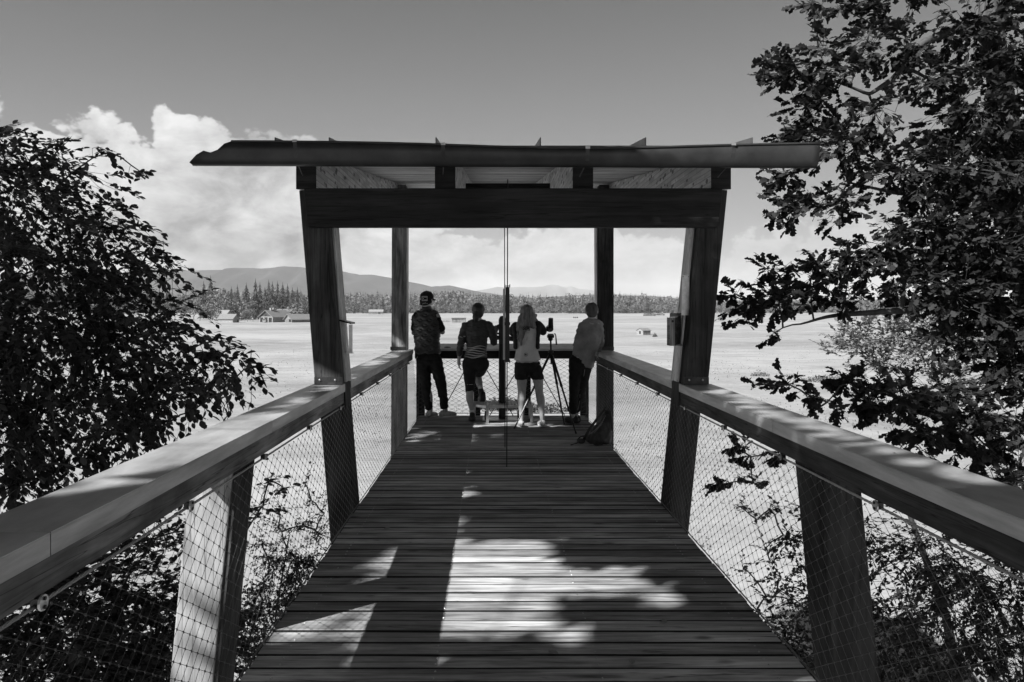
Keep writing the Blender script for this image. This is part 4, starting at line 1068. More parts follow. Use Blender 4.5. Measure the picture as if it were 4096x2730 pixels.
# ================================================================ PEOPLE
TS = bpy.data.scenes.new('modelling')
def shaped(name, parts, m, parent, voxel=.012, smooth=4, disp=None):
    """union of swept ellipsoids -> one continuous remeshed surface.
    parts: list of [(point, (rx,ry,rz) or r), ...] chains"""
    mb = MB()
    for ch in parts:
        for (p0, r0), (p1, r1) in zip(ch, ch[1:]):
            p0 = Vector(p0); p1 = Vector(p1)
            r0 = Vector((r0,)*3) if isinstance(r0, (int, float)) else Vector(r0)
            r1 = Vector((r1,)*3) if isinstance(r1, (int, float)) else Vector(r1)
            n = max(2, int((p1-p0).length/(min(min(r0), min(r1))*.4))+1)
            n = min(n, 30)
            for k in range(n+1):
                t = k/n; mb.ell(p0.lerp(p1, t), tuple(r0.lerp(r1, t)), 12, 8)
        if len(ch) == 1:
            p0, r0 = ch[0]; mb.ell(p0, r0, 16, 12)
    me = bpy.data.meshes.new(name); me.from_pydata(mb.v, [], mb.f)
    o = bpy.data.objects.new(name, me); TS.collection.objects.link(o)
    r = o.modifiers.new('r', 'REMESH'); r.mode = 'VOXEL'; r.voxel_size = voxel
    s = o.modifiers.new('s', 'SMOOTH'); s.iterations = smooth; s.factor = .5
    vl = TS.view_layers[0]; vl.update(); dg = vl.depsgraph; me2 = bpy.data.meshes.new_from_object(o.evaluated_get(dg))
    TS.collection.objects.unlink(o); col.objects.link(o)
    o.modifiers.clear(); o.data = me2; me2.name = name
    bpy.data.meshes.remove(me)
    if disp:
        nn = np.zeros(len(me2.vertices)*3, np.float32); cc = nn.copy()
        me2.vertices.foreach_get('normal', nn); me2.vertices.foreach_get('co', cc); nn = nn.reshape(-1, 3); cc = cc.reshape(-1, 3)
        dd = np.array([disp(Vector(map(float, c))) for c in cc], np.float32); me2.vertices.foreach_set('co', (cc+nn*dd[:, None]).ravel())
    off = wl(parent)
    me2.transform(Matrix.Translation(-off))
    me2.polygons.foreach_set('use_smooth', [True]*len(me2.polygons)); me2.materials.clear(); me2.materials.append(m); me2.update()
    o.parent = parent
    return o
def fold(amp, sx=14, sz=30, seed=0.):
    return lambda c: amp*(mnoise.noise(Vector((c.x*sx+seed, c.y*sx, c.z*sz)))+.6*mnoise.noise(Vector((c.x*sx*2.2, c.y*sx*2.2+seed, c.z*sz*1.7))))
MT['skin'] = mottle('skin', .26, .34, 20, .5, 0, .35)
MT['hair_dark'] = mottle('dark hair', .008, .03, 30, .45, 0, .5, (1, 1, .12))
MT['hair_fair'] = mottle('fair long hair', .015, .20, 34, .4, 0, .5, (1, 1, .10), .3)
MT['vest'] = mat('padded vest fabric', .026, .42, 0, .4)
MT['tee'] = mottle('dark cotton', .010, .022, 10, .9, 0, .1)
MT['trousers'] = mottle('dark trousers', .008, .018, 12, .85, 0, .15)
MT['jacket'] = mottle('dark sports jacket', .012, .035, 10, .5, 0, .4)
MT['shorts'] = mottle('dark shorts', .008, .018, 14, .8, 0, .2)
MT['jersey'] = mottle('pale jersey', .42, .5, 8, .75, 0, .2)
MT['jersey_dark'] = mottle('dark jersey panel', .012, .022, 8, .7, 0, .2)
MT['shirt'] = mottle('grey cotton shirt', .15, .24, 7, .85, 0, .15)
MT['shoe_light'] = mottle('pale shoe', .25, .5, 30, .6)
MT['shoe_dark'] = mottle('dark shoe', .012, .04, 30, .6)
MT['white'] = mat('white fabric', .6, .7)
def Z(zx, zy, Y): return Zm(zx, zy, Y)
def foot(name, heel, toe, m, parent, w_=.042, sole=True, h=.075):
    """shoe: heel and toe points on the ground"""
    h_ = Vector(heel); t_ = Vector(toe); d = (t_-h_); up = Vector((0, 0, 1))
    sh = shaped(name, [[(h_+up*.045, (w_*.9, w_*.9, .045)), (h_+d*.35+up*.045, (w_, w_, .045)), (h_+d*.75+up*.034, (w_*1.1, w_*1.1, .034)), (t_-d.normalized()*.03+up*.028, (w_*.9, w_*.9, .027))],
                       [(h_+up*.05, (w_*.85, w_*.85, .04)), (h_+d*.12+up*h, (w_*.8, w_*.8, .03))]], m, parent, .009, 3)
    mb = MB(); sd = d.normalized().cross(up); n = 14; pl = []
    for k in range(n):
        a = 2*math.pi*k/n; f = math.cos(a); l = h_+d*(.5+.53*f); ww = w_*(1.08+.12*f)
        p = l+sd*math.sin(a)*ww; pl.append(p)
    mb.v = [(p.x, p.y, h_.z+.001) for p in pl]+[(p.x, p.y, h_.z+.02) for p in pl]
    mb.f = [tuple(range(n))[::-1], tuple(range(n, 2*n))]+[(i, (i+1) % n, n+(i+1) % n, n+i) for i in range(n)]
    mb.obj('sole', MT['white'] if m is MT['shoe_light'] else MT['black'], sh, smooth=False)
    return sh
def hand(wrist, d, side, curl=.5, sc_=1.0, gripdir=None):
    """palm, four bent fingers, thumb: returned as chains that are merged into the body surface"""
    w_ = Vector(wrist); d = Vector(d).normalized(); s = (Vector(side)-d*Vector(side).dot(d)).normalized(); n = d.cross(s)
    if gripdir is not None and n.dot(Vector(gripdir)) < 0: n = -n
    ch = [[(w_, (.024*sc_,)*3), (w_+d*.05*sc_, (.027*sc_,)*3)], [(w_+d*.07*sc_-s*.02*sc_, .016*sc_), (w_+d*.075*sc_+s*.025*sc_, .016*sc_)], [(w_+d*.03*sc_-s*.012*sc_, .018*sc_), (w_+d*.03*sc_+s*.018*sc_, .018*sc_)]]
    for i, L in enumerate((.062, .072, .068, .052)):
        b = w_+d*.085*sc_+s*(.030-.020*i)*sc_; a1 = curl*1.0; a2 = curl*2.0
        d1 = d*math.cos(a1)+n*math.sin(a1); d2 = d*math.cos(a2)+n*math.sin(a2); p1 = b+d1*L*.5*sc_; p2 = p1+d2*L*.5*sc_
        ch.append([(b, .0095*sc_), (p1, .0088*sc_), (p2, .0075*sc_)])
    tb = w_+d*.03*sc_+s*.032*sc_; ch.append([(tb, .013*sc_), (tb+(d*.6+s*.6+n*.4).normalized()*.035*sc_, .011*sc_), (tb+(d*.8+s*.2+n*.6).normalized()*.062*sc_, .009*sc_)])
    return ch
def head_chains(c, r=.093, yaw=0.0, nose=True):
    """skull, jaw, nose, ears; yaw 0 = looking along +Y (away from the camera)"""
    c = Vector(c); f = Vector((math.sin(yaw), math.cos(yaw), 0)); s = Vector((math.cos(yaw), -math.sin(yaw), 0)); up = Vector((0, 0, 1))
    def e(p, a): return [(p, a)]
    ch = [e(c+up*.02, (r*.86, r*.98, r)), e(c-up*.035+f*.028, (r*.70, r*.78, r*.82)), e(c-up*.085+f*.052, (r*.42, r*.42, r*.34)),
          e(c+f*.108-up*.022, (.012, .018, .02)), e(c+f*.10+up*.012, (.03, .012, .01)), e(c+f*.098-up*.06, (.022, .01, .008)),
          e(c+s*.083-up*.012, (.012, .02, .030)), e(c-s*.083-up*.012, (.012, .02, .030)),
          [(c-up*.07-f*.012, (.052, .055, .05)), (c-up*.15-f*.02, (.056, .058, .05))]]
    return ch
def face(c, yaw, parent, hairm):
    c = Vector(c); f = Vector((math.sin(yaw), math.cos(yaw), 0)); s = Vector((math.cos(yaw), -math.sin(yaw), 0)); up = Vector((0, 0, 1))
    for k in (-1, 1):
        MB().ell(c+f*.092+s*.031*k+up*.002, .011, 8, 6).obj('eye', MT['white'], parent, smooth=True)
        MB().tube([c+f*.100+s*(.031*k-.014)+up*.020, c+f*.101+s*(.031*k+.014)+up*.021], .0035, 6).obj('eyebrow', hairm, parent)
# ---- person 1: padded vest, cap, arms folded
Y = 11.4
p1 = empty('person', P(1765, 1672, Y)*1.0, 'man with arms folded wearing a cap, padded dark vest and long dark trousers', 'person', None)
sh_l = Z(262, 375, Y); sh_r = Z(440, 372, Y-.02); hp = Z(365, 735, Y); hc = Z(352, 218, Y)
kl = Z(345, 985, Y-.02); kr = Z(482, 985, Y+.02); al = Z(385, 1222, Y-.01); ar = Z(520, 1218, Y+.02)
elb_r = Z(492, 512, Y+.05); wr_r = Z(420, 470, Y+.24); elb_l = Z(238, 520, Y+.06); wr_l = Z(330, 455, Y+.26)
body = head_chains(hc, .094, .45)+[
    [(Z(350, 345, Y), (.15, .09, .08)), (Z(355, 470, Y), (.165, .105, .1)), (Z(360, 620, Y), (.15, .10, .1)), (hp, (.155, .11, .1))],
    [(sh_r, .055), (elb_r, .040), (wr_r, .028)], [(sh_l, .055), (elb_l, .040), (wr_l, .028)],
    [(Z(310, 760, Y), .085), (kl, .058), (Z(375, 1090, Y-.03), .052), (al, .036), (al-Vector((0, 0, .045)), .034)],
    [(Z(425, 760, Y), .085), (kr, .058), (Z(500, 1090, Y), .052), (ar, .036), (ar-Vector((0, 0, .045)), .034)]]
body += hand(wr_r, Vector((-.9, .1, .1)), (0, 0, 1), .5)+hand(wr_l, Vector((.9, .1, .15)), (0, 0, 1), .5)
b1 = shaped('body', body, MT['skin'], p1, .011, 3)
face(hc, .45, p1, MT['hair_dark'])
def vest_d(c):
    # baffles: scalloped rows of padding
    zz = (c.z-CH)*1; row = zz/.072; ph = 1 if int(math.floor(row)) % 2 else 0
    rr = row+.26*math.cos(c.x*46+ph*math.pi)
    fr = rr-math.floor(rr); amp = .017*(math.sin(math.pi*fr)**.6)-.005
    return amp
shaped('vest', [[(Z(352, 345, Y), (.165, .105, .06)), (Z(350, 420, Y), (.20, .125, .07)), (Z(352, 520, Y), (.195, .125, .07)), (Z(355, 620, Y), (.180, .12, .07)), (Z(365, 690, Y), (.185, .125, .05))],
                [(Z(290, 365, Y), (.075, .08, .05)), (Z(245, 400, Y), (.05, .075, .06))],
                [(Z(350, 300, Y), (.075, .075, .03)), (Z(352, 335, Y), (.11, .09, .03))]], MT['vest'], p1, .008, 2, vest_d)
shaped('sleeve', [[(Z(428, 375, Y-.01), .072), (Z(455, 430, Y), .066), (Z(482, 480, Y+.03), .058)]], MT['tee'], p1, .01, 3, fold(.006))
shaped('sleeve', [[(Z(262, 375, Y), .070), (Z(243, 480, Y+.05), .058)]], MT['tee'], p1, .01, 3, fold(.006))
shaped('trousers', [[(Z(368, 690, Y), (.165, .12, .06)), (Z(372, 770, Y), (.180, .13, .08))],
                    [(Z(318, 770, Y), (.105, .12, .1)), (kl, .078), (Z(355, 1100, Y-.03), .066), (Z(372, 1180, Y-.02), .062)],
                    [(Z(428, 770, Y), (.105, .12, .1)), (kr, .080), (Z(500, 1100, Y+.0), .066), (Z(508, 1175, Y+.01), .062)]], MT['trousers'], p1, .011, 3, fold(.010, 10, 22))
f1 = foot('shoe', Z(360, 1283, Y+.0)*1.0, Z(445, 1268, Y+.18), MT['shoe_light'], p1)
f2 = foot('shoe', Z(480, 1278, Y+.0), Z(618, 1262, Y+.08), MT['shoe_light'], p1)
cap = shaped('cap', [[(hc+Vector((0, 0, .035)), (.100, .112, .085))], [(hc+Vector((-.01, -.01, -.03)), (.093, .100, .05))], [(hc+Vector((-.03, -.02, -.07)), (.07, .085, .03))],
                     [(hc+Vector((.04, .09, .0)), (.07, .05, .012)), (hc+Vector((.075, .155, -.012)), (.055, .04, .008))]], MT['tee'], p1, .007, 3, lambda c: .0)
MB().ell(hc+Vector((0, 0, .121)), (.008, .008, .004), 8, 5).obj('button', MT['tee'], cap)
lb_ = MB(); c0 = Z(332, 213, Y-.118)
lb_.box(c0.x-.040, c0.x+.040, c0.y+.004, c0.y+.012, c0.z-.034, c0.z+.034)
pt_ = lb_.obj('patch', MT['jersey'], cap); 
MB().box(c0.x-.034, c0.x+.034, c0.y+.001, c0.y+.0035, c0.z-.028, c0.z+.028).obj('patch_field', MT['tee'], cap)
for dz in (-.019, .019): MB().box(c0.x-.034, c0.x+.034, c0.y-.002, c0.y+.0005, c0.z+dz-.003, c0.z+dz+.003).obj('patch_stripe', MT['jersey'], cap)
MB().ell(c0+Vector((-.018, -.003, .0)), (.007, .003, .006), 8, 6).obj('patch_mark', MT['jersey'], cap)
def squig(pts, r, m, par, nm): MB().tube(pts, r, 5).obj(nm, m, par)
c1 = Z(340, 258, Y-.112); squig([c1+Vector((-.045, 0, -.01)), c1+Vector((-.03, 0, .004)), c1+Vector((-.018, 0, -.002)), c1+Vector((-.002, 0, .012)), c1+Vector((.008, 0, 0)), c1+Vector((.02, 0, .006)), c1+Vector((.034, 0, .0))], .003, MT['jersey'], cap, 'embroidery')

# ---- person 2: dark jacket, knee leggings, one foot on the step, hand at telescope
Y = 11.0
p2 = empty('person', P(1889, 1687, Y), 'woman in dark jacket and leggings, one foot up on the metal step', 'person')
hc = Z(812, 325, Y)
shl = Z(700, 462, Y); shr = Z(905, 452, Y); el = Z(655, 640, Y-.02); wl_ = Z(640, 762, Y+.02); er_ = Z(955, 600, Y+.02); wr = Z(968, 528, Y+.12)
hl = Z(735, 800, Y); hr = Z(842, 800, Y); kn = Z(738, 1000, Y-.01); an = Z(757, 1238, Y-.02)
kr2 = Z(800, 880, Y+.42); ar2 = Z(835, 1020, Y+.24)
body = head_chains(hc, .088, .25)+[
    [(Z(805, 440, Y), (.13, .085, .07)), (Z(800, 560, Y), (.13, .09, .09)), (Z(795, 670, Y), (.12, .09, .08)), (Z(788, 790, Y), (.165, .12, .09))],
    [(shl, .048), (el, .036), (wl_, .026)], [(shr, .048), (er_, .038), (wr, .026)],
    [(hl, .095), (kn, .057), (Z(737, 1110, Y-.03), .056), (Z(752, 1190, Y-.02), .036), (an, .032), (an-Vector((0, 0, .03)), .032)],
    [(hr, .095), (kr2, .060), (Z(820, 960, Y+.30), .054), (ar2, .034), (ar2-Vector((0, 0, .02)), .034)]]
body += hand(wl_, (-.02, .1, -1), (0, 1, 0), .35)+hand(wr, (0.15, .55, .8), (-1, 0, 0), .9)
shaped('body', body, MT['skin'], p2, .011, 3)
face(hc, .25, p2, MT['hair_dark'])
shaped('hair', [[(hc+Vector((0, -.012, .028)), (.094, .100, .092))], [(hc+Vector((0, -.045, -.03)), (.08, .07, .07))], [(hc+Vector((-.035, -.085, -.085)), (.045, .04, .055))], [(hc+Vector((-.03, -.07, -.12)), (.035, .035, .03))]], MT['hair_dark'], p2, .008, 2, fold(.004, 30, 12))
jk = shaped('jacket', [[(Z(806, 425, Y), (.14, .09, .05)), (Z(802, 500, Y), (.165, .11, .08)), (Z(800, 600, Y), (.152, .108, .08)), (Z(795, 680, Y), (.145, .108, .06)), (Z(790, 735, Y), (.165, .118, .03))],
               [(shl, .064), (Z(672, 545, Y), .058), (el, .052), (Z(645, 705, Y), .044)], [(shr, .064), (Z(935, 520, Y), .058), (er_, .054), (Z(962, 560, Y+.07), .044)],
               [(Z(808, 400, Y), (.065, .06, .03)), (Z(806, 430, Y), (.09, .075, .03))]], MT['jacket'], p2, .009, 3, fold(.010, 13, 34))
# pale stripes across the lower back of the jacket
sm_ = mat('pale stripe', .45, .7)
for k, zy in enumerate((646, 664, 682, 700, 718, 735)):
    pts = []; z_ = Z(0, zy, Y).z
    for j in range(13):
        a = -2.55+ (2.0)*j/12+.05*math.sin(k*2.1)
        rx = .158+(.018 if k > 3 else 0); ry = .121+(.006 if k > 3 else 0)
        pts.append(Vector((Z(795, 0, Y).x+rx*math.cos(a), Y+ry*math.sin(a), z_-.012*math.sin(j*.6+k)+.010*j/12)))
    MB().tube(pts, [.0015+.0045*math.sin(math.pi*min(1, j/12*1.02)) for j in range(13)], 6).obj('stripe', sm_, jk, smooth=True)
for k in range(5):
    c_ = Z(660+3*k, 560+22*k, Y-.052); MB().tube([c_+Vector((-.02, 0, .008)), c_+Vector((.02, 0, -.004))], .0045, 5).obj('stripe', sm_, jk)
shaped('leggings', [[(Z(790, 745, Y), (.160, .115, .05)), (Z(788, 800, Y), (.180, .13, .08))], [(hl, .108), (Z(737, 900, Y), .090), (kn, .070), (Z(737, 1035, Y-.01), .064)],
                    [(hr, .112), (Z(825, 860, Y+.2), .092), (kr2, .070), (Z(808, 900, Y+.40), .064)]], MT['shorts'], p2, .01, 3, fold(.004))
shaped('legging_band', [[(Z(738, 981, Y-.01), (.073, .073, .004)), (Z(738, 978, Y-.01), (.073, .073, .004))]], MT['white'], p2, .006, 1)
shaped('sock', [[(Z(757, 1222, Y-.02), .038), (Z(758, 1255, Y-.02), .038)]], MT['white'], p2, .008, 2)
shaped('sock', [[(Z(832, 1008, Y+.24), .037), (Z(838, 1030, Y+.24), .038)]], MT['white'], p2, .008, 2)
foot('shoe', Z(760, 1316, Y-.10), Z(757, 1300, Y+.14), MT['shoe_dark'], p2, .05, True, .10)
hz_ = .262
foot('shoe', (ar2.x+.035, Y+.10, hz_), (ar2.x+.0, Y+.34, hz_), MT['shoe_dark'], p2, .05, True, .12)
shaped('shoe_collar', [[(ar2+Vector((0, -.0, -.02)), .042), (Vector((ar2.x+.03, Y+.14, hz_+.08)), .046)]], MT['shoe_dark'], p2, .01, 2)

# ---- person 3: long fair hair, pale jersey, shorts
Y = 10.5
p3_ = empty('person', P(2130, 1710, Y), 'woman with long fair hair in pale jersey and dark shorts, raising binoculars', 'person')
hc = Z(1248, 345, Y)
shl = Z(1150, 462, Y); shr = Z(1350, 455, Y); el = Z(1125, 520, Y+.16); wl_ = Z(1190, 430, Y+.34); er_ = Z(1398, 512, Y+.12); wr = Z(1325, 400, Y+.30)
hl = Z(1200, 830, Y); hr = Z(1318, 830, Y); kl = Z(1204, 1045, Y-.01); kr = Z(1358, 1045, Y-.01); al = Z(1200, 1290, Y); ar = Z(1385, 1288, Y)
body = head_chains(hc, .088, .15)+[
    [(Z(1248, 455, Y), (.13, .085, .07)), (Z(1245, 560, Y), (.13, .09, .09)), (Z(1245, 660, Y), (.12, .09, .08)), (Z(1255, 800, Y), (.165, .12, .09))],
    [(shl, .048), (el, .038), (wl_, .026)], [(shr, .050), (er_, .040), (wr, .026)],
    [(hl, .092), (Z(1203, 950, Y), .072), (kl, .055), (Z(1200, 1120, Y-.03), .058), (Z(1203, 1220, Y-.01), .038), (al, .031), (al-Vector((0, 0, .03)), .031)],
    [(hr, .092), (Z(1350, 950, Y), .072), (kr, .055), (Z(1372, 1120, Y-.03), .059), (Z(1384, 1220, Y-.01), .039), (ar, .031), (ar-Vector((0, 0, .03)), .031)]]
body += hand(wl_, (.4, .3, .6), (1, 0, 0), .8)+hand(wr, (-.4, .2, .7), (1, 0, 0), .8)
shaped('body', body, MT['skin'], p3_, .011, 3)
face(hc, .15, p3_, MT['hair_fair'])
hair = MB(); hr_ = random.Random(3)
shaped('hair', [[(hc+Vector((0, -.01, .025)), (.094, .102, .094))], [(hc+Vector((0, -.05, -.04)), (.095, .065, .09)), (hc+Vector((-.015, -.075, -.14)), (.100, .05, .07)), (hc+Vector((-.065, -.095, -.20)), (.055, .035, .05))],
                [(hc+Vector((-.06, -.105, -.22)), (.045, .022, .06)), (hc+Vector((-.085, -.12, -.34)), (.030, .018, .05)), (hc+Vector((-.08, -.12, -.40)), (.014, .012, .03))],
                [(hc+Vector((.06, -.05, -.05)), (.05, .05, .07)), (hc+Vector((.075, -.07, -.16)), (.04, .035, .06))],
                [(hc+Vector((-.07, -.05, -.08)), (.05, .05, .07)), (hc+Vector((-.12, -.07, -.20)), (.035, .03, .06))]], MT['hair_fair'], p3_, .007, 2, fold(.007, 55, 7))
for k in range(46):       # loose strands over the back
    a = hr_.uniform(-1.1, .35); st = hc+Vector((a*.075, -.085+abs(a)*.03, -.02)); ln = hr_.uniform(.2, .36); ex = hr_.uniform(-.04, .03)
    pts = [st+Vector((a*.02*t/4-.02*(t/4)**2*4*.6+.008*math.sin(t*2+k)+ex*(t/4), -.018-.012*t/4, -ln*t/4)) for t in range(5)]
    hair.tube(pts, [.006, .006, .005, .004, .001], 5)
hair.obj('strands', MT['hair_fair'], p3_, smooth=True)['kind'] = 'stuff'
js = shaped('jersey', [[(Z(1248, 440, Y), (.14, .09, .05)), (Z(1246, 510, Y), (.165, .115, .08)), (Z(1245, 590, Y), (.150, .11, .08)), (Z(1248, 660, Y), (.142, .108, .05)), (Z(1252, 720, Y), (.165, .12, .04)), (Z(1256, 762, Y), (.182, .13, .022))],
                       [(Z(1250, 415, Y), (.065, .06, .03)), (Z(1248, 445, Y), (.10, .075, .03))]], MT['jersey'], p3_, .009, 3, fold(.006, 11, 26))
for (a, b, c_, r) in ((shl, Z(1128, 490, Y+.05), Z(1124, 520, Y+.13), .060), (shr, Z(1378, 482, Y+.04), Z(1392, 508, Y+.10), .062)):
    shaped('sleeve', [[(a, r*1.05), (b, r), (c_, r*.9)]], MT['jersey_dark'], p3_, .009, 3, fold(.005))
for s, xx in ((-1, 1138), (1, 1352)):       # dark side panels
    shaped('side_panel', [[(Z(xx, 480, Y-.02), (.04, .085, .05)), (Z(xx+(-s*6), 560, Y-.01), (.030, .088, .06)), (Z(xx-s*10, 650, Y), (.034, .085, .03))]], MT['jersey_dark'], p3_, .009, 3, fold(.003))
MB().box(0, 0, 0, 0, 0, 0)
def text_part(txt, loc, size, m, parent, shear=.3, name='lettering', rot=0.0):
    cu = bpy.data.curves.new('t', 'FONT'); cu.body = txt; cu.size = size; cu.shear = shear; cu.extrude = .003; cu.offset = size*.025; cu.align_x = 'CENTER'; cu.align_y = 'CENTER'
    to = bpy.data.objects.new('t', cu); col.objects.link(to); dg = bpy.context.evaluated_depsgraph_get(); dg.update()
    me = bpy.data.meshes.new_from_object(to.evaluated_get(dg)); bpy.data.objects.remove(to)
    me.transform(Matrix.Rotation(R(90), 4, 'X')); me.materials.clear(); me.materials.append(m)
    o = bpy.data.objects.new(name, me); col.objects.link(o); o.parent = parent; o.location = Vector(loc)-wl(parent); o.rotation_euler.z = rot
    return o
text_part('SER', Z(1240, 480, Y-.136), .058, MT['jersey_dark'], js, .35)
c_ = Z(1240, 716, Y-.130); n_ = 20
em = MB().tube([c_+Vector((.024*math.cos(a), 0, .021*math.sin(a))) for a in [2*math.pi*k/n_ for k in range(n_+1)]], .0022, 5, False).obj('emblem_ring', MT['jersey_dark'], js)
MB().ell(c_+Vector((.0, 0, -.002)), (.014, .004, .008), 10, 6).obj('emblem', MT['jersey_dark'], js)
MB().ell(c_+Vector((-.010, 0, .005)), (.006, .004, .006), 8, 6).obj('emblem', MT['jersey_dark'], js)
shaped('shorts', [[(Z(1255, 790, Y), (.175, .122, .04)), (Z(1256, 840, Y), (.182, .13, .08))], [(Z(1198, 840, Y), (.095, .11, .09)), (Z(1200, 930, Y), (.092, .10, .02))],
                  [(Z(1320, 840, Y), (.095, .11, .09)), (Z(1345, 928, Y), (.092, .10, .02))]], MT['shorts'], p3_, .01, 3, fold(.006))
foot('shoe', Z(1205, 1368, Y-.06), Z(1165, 1350, Y+.17), MT['shoe_light'], p3_, .04, True, .05)
foot('shoe', Z(1394, 1362, Y-.06), Z(1362, 1348, Y+.17), MT['shoe_light'], p3_, .04, True, .05)
bn = empty('binoculars', Z(1262, 360, Y+.2), 'black binoculars held at the eyes of the long-haired woman', 'binoculars')
for k in (-1, 1):
    c_ = hc+Vector((.032*k+.012, 0, -.0)); MB().tube([c_+Vector((0, .105, 0)), c_+Vector((0, .15, 0)), c_+Vector((0, .16, 0)), c_+Vector((0, .24, 0))], [.017, .019, .026, .027], 12).obj('barrel', MT['black'], bn, smooth=False)
MB().tube([hc+Vector((-.02, .17, .0)), hc+Vector((.045, .17, .0))], .012, 8).obj('bridge', MT['black'], bn)

# ---- person 4: grey shirt, leaning on the right rail
Y = 10.75
p4_ = empty('person', P(2290, 1697, Y), 'older man in loose grey shirt leaning on the right railing by the rear pillar', 'person')
hc = Z(1828, 325, Y)
shl = Z(1755, 462, Y); shr = Z(1890, 455, Y+.05); el = Z(1700, 620, Y-.03); wl_ = Z(1790, 700, Y-.05); er_ = Z(1910, 600, Y+.1); wr = Z(1880, 690, Y+.16)
hl = Z(1690, 775, Y); hr = Z(1775, 785, Y+.03); kl = Z(1672, 1000, Y-.02); kr = Z(1735, 1010, Y+.08); al = Z(1660, 1240, Y-.05); ar = Z(1690, 1225, Y+.12)
body = head_chains(hc, .09, .1)+[
    [(Z(1825, 440, Y), (.13, .095, .07)), (Z(1800, 560, Y), (.145, .11, .09)), (Z(1765, 680, Y), (.14, .11, .08)), (Z(1732, 770, Y), (.145, .115, .08))],
    [(shl, .052), (el, .040), (wl_, .028)], [(shr, .052), (er_, .038), (wr, .026)],
    [(hl, .088), (kl, .058), (Z(1668, 1110, Y-.04), .052), (al, .036), (al-Vector((0, 0, .04)), .034)],
    [(hr, .088), (kr, .058), (Z(1715, 1110, Y+.09), .052), (ar, .036), (ar-Vector((0, 0, .05)), .034)]]
body += hand(wl_, (.9, 0, -.1), (0, 0, 1), .5)+hand(wr, (.2, .3, -.9), (0, 1, 0), .5)
shaped('body', body, MT['skin'], p4_, .011, 3)
face(hc, .1, p4_, MT['hair_dark'])
MT['hair_grey'] = mottle('greying hair', .03, .09, 30, .6, 0, .3, (1, 1, .2))
shaped('hair', [[(hc+Vector((0, -.012, .03)), (.092, .098, .088))], [(hc+Vector((0, -.045, -.03)), (.078, .06, .06))]], MT['hair_grey'], p4_, .008, 2, fold(.004, 30, 16))
shaped('shirt', [[(Z(1828, 415, Y), (.13, .09, .04)), (Z(1812, 500, Y), (.180, .12, .08)), (Z(1790, 610, Y), (.188, .13, .09)), (Z(1765, 710, Y), (.172, .135, .08)), (Z(1770, 790, Y), (.135, .13, .03)), (Z(1788, 825, Y), (.095, .12, .02))],
                 [(Z(1828, 395, Y), (.065, .065, .025)), (Z(1828, 420, Y), (.10, .085, .03))],
                 [(shl, .072), (Z(1722, 550, Y-.02), .068), (el, .060), (Z(1740, 672, Y-.05), .052), (Z(1765, 690, Y-.05), .046)],
                 [(shr, .070), (er_, .056), (wr, .044)]], MT['shirt'], p4_, .009, 3, fold(.014, 9, 20, 4.))
shaped('trousers', [[(Z(1728, 760, Y), (.150, .12, .06)), (Z(1725, 810, Y), (.155, .125, .06))], [(hl, .105), (Z(1680, 900, Y), .090), (kl, .074), (Z(1668, 1120, Y-.04), .066), (Z(1662, 1215, Y-.04), .064)],
                    [(hr, .105), (Z(1760, 900, Y+.04), .090), (kr, .074), (Z(1712, 1120, Y+.09), .064), (Z(1695, 1200, Y+.10), .060)]], MT['trousers'], p4_, .011, 3, fold(.009, 10, 22))
MB().tube([Z(1768, 850, Y-.075), Z(1750, 960, Y-.01), Z(1725, 1050, Y+.02), Z(1722, 1130, Y+.03), Z(1706, 1210, Y+.04)], .0035, 5).obj('seam', MT['shirt'], p4_)
foot('shoe', Z(1690, 1334, Y-.06), Z(1600, 1308, Y+.12), MT['shoe_dark'], p4_, .05, True, .08)
foot('shoe', (ar.x+.03, Y+.12, .0), (ar.x-.02, Y+.38, .0), MT['shoe_dark'], p4_, .045, True, .08)

# ================================================================ OBJECTS ON THE DECK
# tripod with spotting scope
Y = 10.62
tp = empty('tripod', (P(2203, 1700, Y).x, Y, 0), 'black camera tripod with its legs spread, right of the long-haired woman', 'tripod')
ap = Z(1465, 690, Y)
for fx, fy in ((1135, 1381), (1585, 1346), (1690, 1426)):
    s_ = CH*FPX/((1100+fy/2.24)-VY); ft = Z(fx, fy, s_); top = ap+(ft-ap)*.045
    k1 = ap.lerp(ft, .42); k2 = ap.lerp(ft, .72)
    lg = MB().tube([top, k1], [.017, .016], 8).obj('leg', MT['blackmetal'], tp)
    MB().tube([k1-(ft-ap)*.01, k1+(ft-ap)*.02], .019, 8).obj('leg_clamp', MT['black'], lg)
    MB().tube([k1+(ft-ap)*.01, k2], .0125, 8).obj('leg_section', MT['blackmetal'], lg)
    MB().tube([k2-(ft-ap)*.01, k2+(ft-ap)*.015], .0155, 8).obj('leg_clamp', MT['black'], lg)
    MB().tube([k2, ft+(ap-ft)*.02], .0095, 8).obj('leg_section', MT['blackmetal'], lg)
    MB().tube([ft+(ap-ft)*.025, ft+Vector((0, 0, .004))], [.012, .014], 8).obj('rubber_foot', MT['black'], lg)
MB().tube([ap+Vector((0, 0, -.015)), ap+Vector((0, 0, .022))], [.038, .034], 12).obj('collar', MT['black'], tp)
MB().tube([Z(1468, 800, Y), Z(1462, 585, Y)], .0125, 10).obj('centre_column', MT['blackmetal'], tp)
hd = MB(); c_ = Z(1460, 572, Y)
hd.ell(c_+Vector((0, 0, .0)), (.034, .034, .036), 12, 8); hd.tube([c_+Vector((-.045, 0, .03)), c_+Vector((.05, 0, .03))], .020, 10); hd.box(c_.x-.035, c_.x+.035, c_.y-.05, c_.y+.05, c_.z+.052, c_.z+.066)
hd.obj('tripod_head', MT['black'], tp)
